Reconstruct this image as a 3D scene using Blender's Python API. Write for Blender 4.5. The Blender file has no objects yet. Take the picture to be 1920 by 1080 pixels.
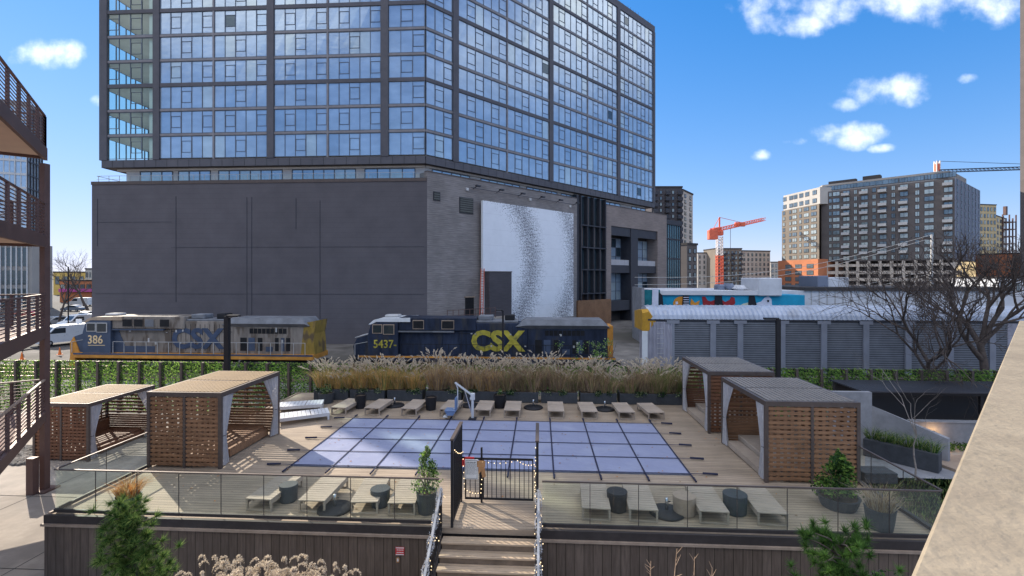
import bpy, math, random
from mathutils import Vector, Matrix
R = math.radians
sc = bpy.context.scene
col = sc.collection
random.seed(7)

# ---------------------------------------------------------------- camera
A = R(3.3); H = 6.2
cd = bpy.data.cameras.new('camera'); cam = bpy.data.objects.new('camera', cd); col.objects.link(cam)
cam.location = (0, 0, H); cam.rotation_euler = (R(90), 0, A)
cd.sensor_width = 36; cd.lens = 16.875; cd.shift_y = -22/1920; cd.clip_start = 0.05; cd.clip_end = 20000
sc.camera = cam
RV = Vector((math.cos(A), math.sin(A), 0)); FV = Vector((-math.sin(A), math.cos(A), 0))
def ray(px, py): return FV + RV*((px-960)/900) + Vector((0, 0, (518-py)/900))
def G(px, py, z=0.0):
    d = ray(px, py); t = (z-H)/d.z; return Vector((d.x*t, d.y*t, z))
def onY(px, py, y):
    d = ray(px, py); t = y/d.y; return Vector((d.x*t, y, H+d.z*t))
def atD(px, depth):
    d = ray(px, 518)*depth; return Vector((d.x, d.y, 0))

# ---------------------------------------------------------------- light
SKYM = 4.0; SUN_K = 1.225; SUN_EL = R(28.5)
sdir = Vector((-SUN_K, 1, 0)).normalized()
sun_az = math.atan2(sdir.x, sdir.y)            # clockwise from +Y
tosun = Vector((sdir.x*math.cos(SUN_EL), sdir.y*math.cos(SUN_EL), math.sin(SUN_EL)))
sl = bpy.data.lights.new('sun', 'SUN'); sl.energy = 3.0; sl.angle = R(0.5); sl.color = (1.0, 0.9, 0.76)
so = bpy.data.objects.new('sun', sl); col.objects.link(so)
so.rotation_euler = tosun.to_track_quat('Z', 'Y').to_euler(); so.location = (-60, 60, 90)

w = bpy.data.worlds.new('World'); sc.world = w; w.use_nodes = True
nt = w.node_tree; N = nt.nodes; L = nt.links; N.clear()
def wn(t, **k):
    n = N.new(t)
    for a, b in k.items(): setattr(n, a, b)
    return n
sky = wn('ShaderNodeTexSky', sky_type='NISHITA'); sky.sun_disc = False
sky.sun_elevation = SUN_EL; sky.sun_rotation = sun_az; sky.air_density = 1.0; sky.dust_density = 0.0; sky.ozone_density = 3.5; sky.altitude = 200
hs = wn('ShaderNodeHueSaturation'); hs.inputs['Saturation'].default_value = 1.0; L.new(sky.outputs[0], hs.inputs['Color'])
tc = wn('ShaderNodeTexCoord'); sx = wn('ShaderNodeSeparateXYZ'); L.new(tc.outputs['Generated'], sx.inputs[0])
def wm(op, a, b=None, c=None):
    n = wn('ShaderNodeMath', operation=op)
    for i, v in enumerate((a, b, c)):
        if v is None: continue
        if isinstance(v, (int, float)): n.inputs[i].default_value = v
        else: L.new(v, n.inputs[i])
    return n.outputs[0]
yy = wm('MAXIMUM', sx.outputs[1], 0.02)
ca_ = wm('DIVIDE', sx.outputs[0], yy); cb_ = wm('DIVIDE', sx.outputs[2], yy)
cx = wn('ShaderNodeCombineXYZ'); L.new(ca_, cx.inputs[0]); L.new(cb_, cx.inputs[1])
nz = wn('ShaderNodeTexNoise'); nz.inputs['Scale'].default_value = 13; nz.inputs['Detail'].default_value = 9; nz.inputs['Roughness'].default_value = 0.55
L.new(cx.outputs[0], nz.inputs['Vector'])
nz2 = wn('ShaderNodeTexNoise'); nz2.inputs['Scale'].default_value = 5; nz2.inputs['Detail'].default_value = 4; L.new(cx.outputs[0], nz2.inputs['Vector'])
CL = [(95,103,62,27,.9),(1660,-2,235,40,.95),(1880,-10,110,38,.9),(1480,40,62,26,.75),(1668,172,68,25,1.0),(1712,185,26,16,.8),(1582,196,26,14,.9),(1592,250,58,18,1.0),(1580,265,40,14,.8),
      (1497,266,26,9,.6),(1422,291,20,11,.75),(1815,146,20,10,.6),(1775,202,12,7,.4),(184,187,16,12,.6),(1560,262,30,10,.6),(1660,278,24,8,.4)]
acc = None
for (px, py, rx, ry, st) in CL:
    d = ray(px, py); a0 = d.x/d.y; b0 = d.z/d.y
    da = wm('DIVIDE', wm('SUBTRACT', ca_, a0), rx/900); db = wm('DIVIDE', wm('SUBTRACT', cb_, b0), ry/900)
    q = wm('SUBTRACT', 1.0, wm('ADD', wm('MULTIPLY', da, da), wm('MULTIPLY', db, db)))
    q = wm('MAXIMUM', wm('SUBTRACT', wm('MULTIPLY', q, 1.3), 1.2-st), -3.0)
    acc = q if acc is None else wm('MAXIMUM', acc, q)
nn = wm('MULTIPLY', wm('SUBTRACT', nz.outputs[0], 0.5), 8.5)
den = wm('ADD', acc, nn)
mr = wn('ShaderNodeMapRange'); mr.interpolation_type = 'SMOOTHSTEP'; L.new(den, mr.inputs[0])
mr.inputs[1].default_value = -1.0; mr.inputs[2].default_value = 4.2; mr.inputs[3].default_value = 0; mr.inputs[4].default_value = 0.93
front = wm('MULTIPLY', mr.outputs[0], wm('GREATER_THAN', sx.outputs[1], 0.05))
# broken white cloud overhead and behind the camera: unseen, added to lift and neutralise shade
nz3 = wn('ShaderNodeTexNoise'); nz3.inputs['Scale'].default_value = 2.2; nz3.inputs['Detail'].default_value = 7; L.new(tc.outputs['Generated'], nz3.inputs['Vector'])
def smooth(v, a, b):
    q = wn('ShaderNodeMapRange'); q.interpolation_type = 'SMOOTHSTEP'; L.new(v, q.inputs[0]); q.inputs[1].default_value = a; q.inputs[2].default_value = b; return q.outputs[0]
zone = wm('MAXIMUM', wm('MULTIPLY', smooth(cb_, .66, 1.0), wm('GREATER_THAN', sx.outputs[1], 0.0)), wm('LESS_THAN', sx.outputs[1], 0.0))
back = wm('MULTIPLY', wm('MULTIPLY', smooth(nz3.outputs[0], .42, .60), zone), smooth(sx.outputs[2], .28, .5))
cover = wm('MAXIMUM', front, back)
cc = wn('ShaderNodeMix', data_type='RGBA'); cc.inputs[6].default_value = (4.0, 4.3, 4.9, 1); cc.inputs[7].default_value = (7.6, 7.3, 6.8, 1)
L.new(nz2.outputs[0], cc.inputs[0])
def wv(op, a, b):
    n = wn('ShaderNodeVectorMath', operation=op)
    for i, v in enumerate((a, b)):
        if isinstance(v, tuple): n.inputs[i].default_value = v
        else: L.new(v, n.inputs[i])
    return n.outputs[0]
# the glare round the sun is rolled off, as the exposure-blended photograph has it
soft = wv('DIVIDE', hs.outputs[0], wv('ADD', wv('MULTIPLY', hs.outputs[0], (1/SKYM,)*3), (1, 1, 1)))
hs2 = wn('ShaderNodeHueSaturation'); hs2.inputs['Saturation'].default_value = 1.4; L.new(wv('MULTIPLY', soft, (.96, .98, 1.2)), hs2.inputs['Color'])
mx = wn('ShaderNodeMix', data_type='RGBA'); L.new(cover, mx.inputs[0]); L.new(hs2.outputs[0], mx.inputs[6]); L.new(cc.outputs[2], mx.inputs[7])
bg = wn('ShaderNodeBackground'); L.new(mx.outputs[2], bg.inputs[0]); bg.inputs[1].default_value = 0.15
ow = wn('ShaderNodeOutputWorld'); L.new(bg.outputs[0], ow.inputs[0])
sc.view_settings.view_transform = 'Standard'; sc.view_settings.look = 'None'; sc.view_settings.gamma = 1
sc.view_settings.exposure = 1.3
sc.cycles.max_bounces = 8; sc.cycles.transparent_max_bounces = 24; sc.cycles.use_denoising = True
sc.cycles.sample_clamp_indirect = 4

# ---------------------------------------------------------------- materials
MT = {}
def mat(name, c, rough=.7, metal=0., var=.12, scale=3., bump=0., bscale=None, kind=None, **k):
    """procedural material: base colour varied by noise, optional bump and pattern"""
    if name in MT: return MT[name]
    m = bpy.data.materials.new(name); m.use_nodes = True; MT[name] = m
    T = m.node_tree; n = T.nodes; l = T.links
    b = n['Principled BSDF']; b.inputs['Roughness'].default_value = rough; b.inputs['Metallic'].default_value = metal
    b.inputs['Specular IOR Level'].default_value = k.get('spec', .18)
    tcn = n.new('ShaderNodeTexCoord'); mp = n.new('ShaderNodeMapping'); l.new(tcn.outputs['Object'], mp.inputs[0])
    mp.inputs['Scale'].default_value = k.get('stretch', (1, 1, 1))
    no = n.new('ShaderNodeTexNoise'); no.inputs['Scale'].default_value = scale; no.inputs['Detail'].default_value = 6; no.inputs['Roughness'].default_value = .62
    l.new(mp.outputs[0], no.inputs['Vector'])
    def math_(op, a, bb=None, cl=False):
        q = n.new('ShaderNodeMath'); q.operation = op; q.use_clamp = cl
        for i, v in enumerate((a, bb)):
            if v is None: continue
            if isinstance(v, (int, float)): q.inputs[i].default_value = v
            else: l.new(v, q.inputs[i])
        return q.outputs[0]
    ra = n.new('ShaderNodeMapRange'); l.new(no.outputs[0], ra.inputs[0]); ra.inputs[1].default_value = .3; ra.inputs[2].default_value = .7
    ra.inputs[3].default_value = 1-var*1.3; ra.inputs[4].default_value = 1+var*1.3
    fac = ra.outputs[0]
    if var > 0:                                 # a second, broad unevenness: weathering
        n2 = n.new('ShaderNodeTexNoise'); n2.inputs['Scale'].default_value = scale*.17; n2.inputs['Detail'].default_value = 3
        l.new(tcn.outputs['Object'], n2.inputs['Vector'])
        r2 = n.new('ShaderNodeMapRange'); l.new(n2.outputs[0], r2.inputs[0]); r2.inputs[1].default_value = .3; r2.inputs[2].default_value = .7
        r2.inputs[3].default_value = 1-var*.8; r2.inputs[4].default_value = 1+var*.8
        fac = math_('MULTIPLY', fac, r2.outputs[0])
    height = no.outputs[0]
    if kind == 'boards':                        # boards across axis k['axis'], width k['w']
        se = n.new('ShaderNodeSeparateXYZ'); l.new(tcn.outputs['Object'], se.inputs[0])
        v = math_('DIVIDE', se.outputs[k.get('axis', 1)], k['w'])
        fr = math_('FRACT', v); fl = math_('FLOOR', v)
        edge = math_('MULTIPLY', math_('GREATER_THAN', fr, k.get('gap', .07)), 1.0)
        wh = n.new('ShaderNodeTexWhiteNoise'); wh.noise_dimensions = '1D'; l.new(fl, wh.inputs[1])
        pv = math_('ADD', math_('MULTIPLY', wh.outputs[0], k.get('bvar', .35)), 1-k.get('bvar', .35)/2)
        fac = math_('MULTIPLY', fac, pv)
        fac = math_('MULTIPLY', fac, math_('ADD', math_('MULTIPLY', edge, .75), .25))
    if kind == 'brick':
        br = n.new('ShaderNodeTexBrick'); mp2 = n.new('ShaderNodeMapping'); l.new(tcn.outputs['Object'], mp2.inputs[0])
        mp2.inputs['Rotation'].default_value = k.get('rot', (R(90), 0, 0))
        l.new(mp2.outputs[0], br.inputs[0]); br.inputs['Scale'].default_value = 1
        br.inputs['Brick Width'].default_value = k.get('bw', .6); br.inputs['Row Height'].default_value = k.get('bh', .2); br.inputs['Mortar Size'].default_value = k.get('mo', .015)
        br.inputs['Color1'].default_value = (.8, .8, .8, 1); br.inputs['Color2'].default_value = (1.15, 1.15, 1.15, 1); br.inputs['Mortar'].default_value = (.72, .72, .72, 1)
        fac = math_('MULTIPLY', fac, br.outputs[0])
    if kind == 'ribs':                          # fine lines across an axis
        se = n.new('ShaderNodeSeparateXYZ'); l.new(tcn.outputs['Object'], se.inputs[0])
        fr = math_('FRACT', math_('DIVIDE', se.outputs[k.get('axis', 2)], k['w']))
        e = math_('GREATER_THAN', fr, k.get('gap', .4))
        fac = math_('MULTIPLY', fac, math_('ADD', math_('MULTIPLY', e, k.get('amt', .5)), 1-k.get('amt', .5)))
    mixn = n.new('ShaderNodeVectorMath'); mixn.operation = 'SCALE'; mixn.inputs[0].default_value = c[:3]; l.new(fac, mixn.inputs[3])
    outc = mixn.outputs[0]
    if k.get('c2'):                             # patches of a second colour
        n3 = n.new('ShaderNodeTexNoise'); n3.inputs['Scale'].default_value = k.get('c2s', 1.2); n3.inputs['Detail'].default_value = 8; l.new(mp.outputs[0], n3.inputs['Vector'])
        r3 = n.new('ShaderNodeMapRange'); l.new(n3.outputs[0], r3.inputs[0]); r3.inputs[1].default_value = k.get('c2a', .5); r3.inputs[2].default_value = k.get('c2b', .62)
        mm = n.new('ShaderNodeMix'); mm.data_type = 'RGBA'; l.new(r3.outputs[0], mm.inputs[0]); l.new(outc, mm.inputs[6]); mm.inputs[7].default_value = (*k['c2'], 1)
        outc = mm.outputs[2]
    l.new(outc, b.inputs['Base Color'])
    rr = n.new('ShaderNodeMapRange'); l.new(no.outputs[0], rr.inputs[0]); rr.inputs[3].default_value = max(0, rough-.12); rr.inputs[4].default_value = min(1, rough+.12)
    l.new(rr.outputs[0], b.inputs['Roughness'])
    if bump:
        bp = n.new('ShaderNodeBump'); bp.inputs['Strength'].default_value = bump; bp.inputs['Distance'].default_value = k.get('bdist', .02)
        if bscale:
            nb = n.new('ShaderNodeTexNoise'); nb.inputs['Scale'].default_value = bscale; nb.inputs['Detail'].default_value = 4; l.new(mp.outputs[0], nb.inputs['Vector']); height = nb.outputs[0]
        l.new(height, bp.inputs['Height']); l.new(bp.outputs[0], b.inputs['Normal'])
    if k.get('emit'):
        b.inputs['Emission Color'].default_value = (*c[:3], 1); b.inputs['Emission Strength'].default_value = k['emit']
    if k.get('trans'):                          # leaves: light shines through
        tr = n.new('ShaderNodeBsdfTranslucent'); l.new(outc, tr.inputs[0]); ms = n.new('ShaderNodeMixShader'); ms.inputs[0].default_value = k['trans']
        l.new(b.outputs[0], ms.inputs[1]); l.new(tr.outputs[0], ms.inputs[2]); l.new(ms.outputs[0], n['Material Output'].inputs[0])
    return m
def clear_glass(name, tint, gloss, rough=.03, haze=0., wob=.0):
    m = bpy.data.materials.new(name); m.use_nodes = True; T = m.node_tree; n = T.nodes; l = T.links; n.clear(); MT[name] = m
    t = n.new('ShaderNodeBsdfTransparent'); t.inputs[0].default_value = (*tint, 1)
    g = n.new('ShaderNodeBsdfGlossy'); g.inputs['Roughness'].default_value = rough
    fr = n.new('ShaderNodeLayerWeight'); fr.inputs[0].default_value = .5     # 'Facing' is the same from both sides of a thin pane
    pw = n.new('ShaderNodeMath'); pw.operation = 'POWER'; l.new(fr.outputs[1], pw.inputs[0]); pw.inputs[1].default_value = 4.0
    ad = n.new('ShaderNodeMath'); ad.operation = 'MULTIPLY_ADD'; l.new(pw.outputs[0], ad.inputs[0]); ad.inputs[1].default_value = .75; ad.inputs[2].default_value = gloss; ad.use_clamp = True
    ms = n.new('ShaderNodeMixShader'); l.new(ad.outputs[0], ms.inputs[0]); l.new(t.outputs[0], ms.inputs[1]); l.new(g.outputs[0], ms.inputs[2])
    o = n.new('ShaderNodeOutputMaterial'); last = ms
    if haze:
        df = n.new('ShaderNodeBsdfDiffuse'); df.inputs[0].default_value = (.6, .68, .64, 1)
        no = n.new('ShaderNodeTexNoise'); no.inputs['Scale'].default_value = 1.4; no.inputs['Detail'].default_value = 5
        tcn = n.new('ShaderNodeTexCoord'); l.new(tcn.outputs['Object'], no.inputs[0])
        mu = n.new('ShaderNodeMath'); mu.operation = 'MULTIPLY'; l.new(no.outputs[0], mu.inputs[0]); mu.inputs[1].default_value = haze*2
        m2 = n.new('ShaderNodeMixShader'); l.new(mu.outputs[0], m2.inputs[0]); l.new(ms.outputs[0], m2.inputs[1]); l.new(df.outputs[0], m2.inputs[2]); last = m2
    l.new(last.outputs[0], o.inputs[0]); return m
def pane_glass(name, c, metal=.5, rough=.06):
    """coated facade glass: part mirror, part curtain or room behind, with slightly wavy reflections"""
    m = mat(name, c, rough, metal, var=.10, scale=.35, bump=.035, bscale=.9, bdist=.25, spec=.8, stretch=(1, 1, 2.2)); return m

mat('deck_wood', (.345, .27, .20), .72, 0, .14, 5, .25, 40, 'boards', axis=1, w=.14, bvar=.22, gap=.08, stretch=(.35, 4, 4))
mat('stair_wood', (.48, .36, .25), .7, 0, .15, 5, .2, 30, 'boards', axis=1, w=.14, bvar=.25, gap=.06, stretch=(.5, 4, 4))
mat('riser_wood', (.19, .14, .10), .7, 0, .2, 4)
mat('lounge_wood', (.37, .30, .24), .7, 0, .16, 6, .2, 40, stretch=(.6, 6, 6))
mat('lounge_pale', (.56, .56, .58), .75, 0, .08, 4, .1, 30)
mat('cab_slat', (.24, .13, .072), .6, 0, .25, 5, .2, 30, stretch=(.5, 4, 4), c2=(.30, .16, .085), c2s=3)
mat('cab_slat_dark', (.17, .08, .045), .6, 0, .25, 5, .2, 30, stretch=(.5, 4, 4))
mat('cab_roof', (.27, .18, .095), .7, 0, .15, 4, .15, 30, stretch=(6, .5, 1))
mat('cab_roof_grey', (.20, .18, .165), .7, 0, .15, 4, .15, 30, stretch=(6, .5, 1))
mat('bronze_steel', (.115, .09, .08), .5, .35, .10, 5)
mat('dark_steel', (.028, .027, .03), .45, .3, .12, 5)
mat('black_plastic', (.022, .022, .026), .5, 0, .12, 6)
mat('planter_grey', (.055, .06, .068), .6, 0, .15, 5, .1, 20)
mat('cloth', (.52, .50, .51), .9, 0, .08, 8, .1, 30, trans=.2)
mat('cover_blue', (.255, .275, .39), .75, 0, .05, 1.2, .5, 1.6, bdist=.08, c2=(.31, .33, .43), c2s=.8, c2a=.52, c2b=.75)
mat('strap', (.03, .032, .06), .8, 0, .1, 5)
mat('fascia_wood', (.135, .10, .078), .65, 0, .2, 4, .2, 30, 'boards', axis=0, w=.22, bvar=.25, gap=.06, stretch=(4, 4, .4))
mat('trim_dark', (.05, .042, .04), .6, 0, .12, 5)
mat('trim_tan', (.33, .25, .19), .6, 0, .12, 5)
mat('concrete', (.36, .31, .26), .85, 0, .14, 2.2, .25, 25, c2=(.29, .25, .21), c2s=.8)
mat('concrete_cool', (.25, .25, .265), .85, 0, .14, 2.2, .25, 25)
mat('parapet_stone', (.275, .228, .168), .85, 0, .12, 14, .8, 45, bdist=.006, c2=(.22, .18, .135), c2s=7, c2a=.5, c2b=.78)
mat('ground_mix', (.16, .145, .13), .95, 0, .3, .6, .3, 8, c2=(.11, .10, .085), c2s=.08)
mat('asphalt', (.075, .073, .072), .9, 0, .2, 2, .2, 30)
mat('ballast', (.19, .175, .16), .95, 0, .5, 9, .6, 12, bdist=.06)
mat('soil', (.07, .05, .035), .95, 0, .35, 5, .6, 12)
mat('rail_steel', (.34, .24, .19), .45, .6, .2, 5)
mat('tie_wood', (.10, .075, .06), .9, 0, .2, 5)
mat('podium_dark', (.112, .103, .112), .75, 0, .08, .5, .12, 10, 'ribs', axis=2, w=.62, gap=.05, amt=.16, stretch=(1, 1, 1))
mat('brick_grey', (.25, .225, .215), .85, 0, .18, 2.2, .2, 14, 'ribs', axis=2, w=.24, gap=.2, amt=.2, stretch=(.35, .35, 3))
mat('brick_brown', (.25, .205, .185), .85, 0, .14, 1.4, .2, 14, stretch=(.5, .5, 5))
mat('brick_dark', (.085, .078, .085), .85, 0, .12, 1.4, .2, 14, stretch=(.5, .5, 5))
mat('tower_frame', (.11, .105, .115), .5, .3, .10, .8)
mat('tower_mullion', (.13, .15, .185), .5, .3, .1, 1)
mat('tower_slab', (.235, .225, .235), .6, 0, .1, 1)
mat('panel_white', (.56, .56, .56), .6, 0, .06, 1)
mat('room_white', (.70, .72, .66), .8, 0, .05, 1)
pane_glass('glass_a', (.40, .50, .61), .38); pane_glass('glass_b', (.43, .53, .63), .38); pane_glass('glass_c', (.35, .46, .58), .4); pane_glass('glass_d', (.49, .58, .62), .3)
pane_glass('glass_dark', (.06, .09, .11), .5); pane_glass('glass_teal', (.16, .30, .36), .5)
clear_glass('glass_clear', (.84, .95, .92), .07)
clear_glass('rail_glass', (.95, .985, .965), .035, .02, .015)
clear_glass('window_clear', (.70, .86, .90), .12)
mat('vent_metal', (.12, .12, .11), .5, .3, .1, 4, 0, None, 'ribs', axis=2, w=.28, gap=.45, amt=.6)
mat('ladder_red', (.48, .12, .075), .6, 0, .1, 4)
mat('charcoal_metal', (.06, .06, .07), .5, .4, .1, 1.5)
mat('white_wall', (.60, .61, .64), .75, 0, .09, .8, .1, 8)
mat('white_roof', (.64, .64, .66), .7, 0, .06, .6)
mat('mural_blue', (.02, .30, .48), .75, 0, .10, 1); mat('mural_red', (.30, .03, .035), .7, 0, .15, 1); mat('mural_orange', (.62, .26, .04), .7, 0, .15, 1)
mat('mural_white', (.62, .64, .74), .7, 0, .08, 1); mat('mural_black', (.02, .022, .03), .7, 0, .1, 1); mat('mural_cream', (.55, .55, .42), .7, 0, .1, 1)
mat('mural_teal', (.02, .17, .20), .7, 0, .2, 1)
mat('loco_navy', (.024, .032, .056), .5, .05, .3, 1.6, .05, 10, c2=(.05, .048, .05), c2s=1.1, c2a=.52, c2b=.7, stretch=(1.4, 1, .4)); mat('loco_blue', (.065, .085, .13), .5, .1, .15, 1.2, .05, 10)
mat('loco_grey', (.215, .185, .16), .6, 0, .22, 1.0, .05, 10, c2=(.12, .095, .078), c2s=1.3, stretch=(1.6, 1, .45))
mat('loco_tan', (.38, .29, .21), .6, 0, .14, 1.4); mat('loco_yellow', (.33, .22, .05), .6, 0, .25, 1.5, c2=(.13, .09, .05), c2s=1.5, stretch=(1, 1, .5))
mat('loco_orange', (.55, .25, .05), .6, 0, .2, 1.2); mat('logo_yellow', (.40, .34, .05), .6, 0, .22, 2, c2=(.16, .15, .06), c2s=1.6, c2a=.55, c2b=.7); mat('logo_blue', (.055, .075, .125), .55, 0, .2, 2)
mat('loco_white', (.66, .67, .68), .5, 0, .06, 2); mat('loco_black', (.018, .018, .02), .7, 0, .2, 2); mat('loco_roof', (.17, .175, .19), .6, .1, .2, 1.2)
mat('number_tan', (.70, .52, .30), .6, 0, .05, 2)
mat('rack_roof', (.40, .44, .52), .5, .3, .12, 1, c2=(.30, .31, .34), c2s=.8, c2a=.52, c2b=.7); mat('rack_side', (.20, .21, .235), .5, .35, .12, 1.2, 0, None, 'ribs', axis=2, w=.16, gap=.42, amt=.55)
mat('rack_post', (.26, .27, .31), .5, .3, .1, 1); mat('rack_end', (.36, .35, .40), .55, .2, .2, 1.2, stretch=(2, 1, .4)); mat('rack_yellow', (.48, .26, .035), .6, 0, .15, 2)
mat('leaf_light', (.28, .44, .09), .8, 0, .3, 1.5, trans=0.6, spec=.12); mat('leaf_mid', (.12, .23, .05), .8, 0, .3, 1.5, trans=0.55, spec=.12); mat('leaf_dark', (.03, .07, .022), .8, 0, .3, 1.5, trans=0.35, spec=.12)
mat('leaf_pale', (.34, .40, .22), .8, 0, .3, 1.5, trans=0.5, spec=.12)
mat('needle_a', (.085, .17, .04), .8, 0, .3, 2, trans=0.4, spec=.12); mat('needle_b', (.24, .33, .09), .8, 0, .3, 2, trans=0.45, spec=.12)
mat('reed_tan', (.54, .41, .24), .8, 0, .25, 2, trans=.4); mat('reed_gold', (.66, .43, .16), .8, 0, .25, 2, trans=.45); mat('reed_brown', (.30, .20, .125), .8, 0, .25, 2, trans=.3)
mat('reed_mauve', (.40, .28, .22), .8, 0, .25, 2, trans=.4)
mat('reed_green', (.24, .28, .09), .8, 0, .25, 2, trans=.3); mat('plume', (.66, .56, .43), .9, 0, .15, 2, trans=.5); mat('plume_dark', (.50, .42, .33), .9, 0, .15, 2, trans=.4)  # second plume colour is a darker tone, mixed in at random
mat('reed_rust', (.56, .22, .06), .8, 0, .2, 2, trans=.45)
mat('bark', (.10, .078, .068), .9, 0, .25, 6, .3, 20); mat('bark_pale', (.30, .26, .23), .9, 0, .25, 6, .3, 20); mat('twig_tan', (.50, .34, .22), .8, 0, .2, 5)
mat('bld_charcoal', (.135, .118, .112), .85, 0, .1, .12, 0, None, stretch=(1, 1, 3)); mat('bld_grey', (.33, .31, .29), .8, 0, .08, .12); mat('bld_light', (.50, .47, .43), .8, 0, .08, .12)
mat('bld_blue', (.20, .23, .30), .7, 0, .1, .12); mat('bld_brick', (.50, .19, .095), .85, 0, .12, .2); mat('bld_beige', (.52, .45, .38), .8, 0, .1, .12)
mat('bld_tan', (.56, .44, .25), .8, 0, .1, .12); mat('bld_dark', (.06, .055, .055), .8, 0, .1, .12); mat('bld_glass', (.20, .25, .28), .15, .5, .25, .3)
mat('bld_glass_pale', (.42, .47, .46), .2, .3, .2, .3); mat('bld_olive', (.22, .185, .15), .85, 0, .1, .12)
mat('crane_red', (.72, .16, .09), .6, 0, .1, 1); mat('crane_white', (.75, .70, .66), .6, 0, .1, 1)
mat('sign_white', (.72, .71, .70), .6, 0, .04, 5); mat('sign_red', (.62, .05, .05), .5, 0, .06, 5); mat('ink', (.06, .06, .07), .7, 0, 0, 5); mat('tag_orange', (.42, .22, .10), .6, 0, .15, 9)
mat('garland', (.52, .52, .54), .5, .2, .2, 20); mat('bulb', (1.0, .74, .42), .4, 0, 0, 5, emit=.8); mat('lamp_glow', (1.0, .55, .18), .4, 0, 0, 5, emit=9)
mat('car_white', (.66, .67, .68), .3, .1, .03, 1, spec=.6); mat('car_grey', (.18, .19, .21), .3, .4, .03, 1, spec=.6); mat('car_silver', (.42, .43, .45), .3, .5, .03, 1); mat('car_red', (.35, .04, .04), .3, .1, .03, 1)
mat('car_glass', (.03, .04, .05), .08, .2, .05, 1, spec=.8); mat('tyre', (.02, .02, .02), .9, 0, .1, 5); mat('chrome', (.6, .6, .62), .25, .9, .05, 3)
mat('lift_white', (.60, .61, .62), .4, .2, .05, 3); mat('lift_blue', (.16, .23, .38), .45, 0, .08, 3)
mat('pink', (.5, .10, .32), .7, 0, .15, 1); mat('yellow_wall', (.66, .45, .13), .8, 0, .12, .3); mat('hill', (.12, .11, .09), 1, 0, .3, .02)
mat('soffit', (.58, .47, .38), .8, 0, .07, 1); mat('walk_steel', (.135, .085, .075), .55, .25, .12, 2); mat('walk_floor', (.26, .17, .15), .8, 0, .12, 2); mat('cone', (.8, .2, .04), .6, 0, .05, 3)
mat('wire', (.25, .25, .25), .6, 0, 0, 1); mat('wire_pale', (.55, .52, .48), .6, 0, 0, 1); mat('pole_grey', (.45, .44, .43), .8, 0, .1, 3)

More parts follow.
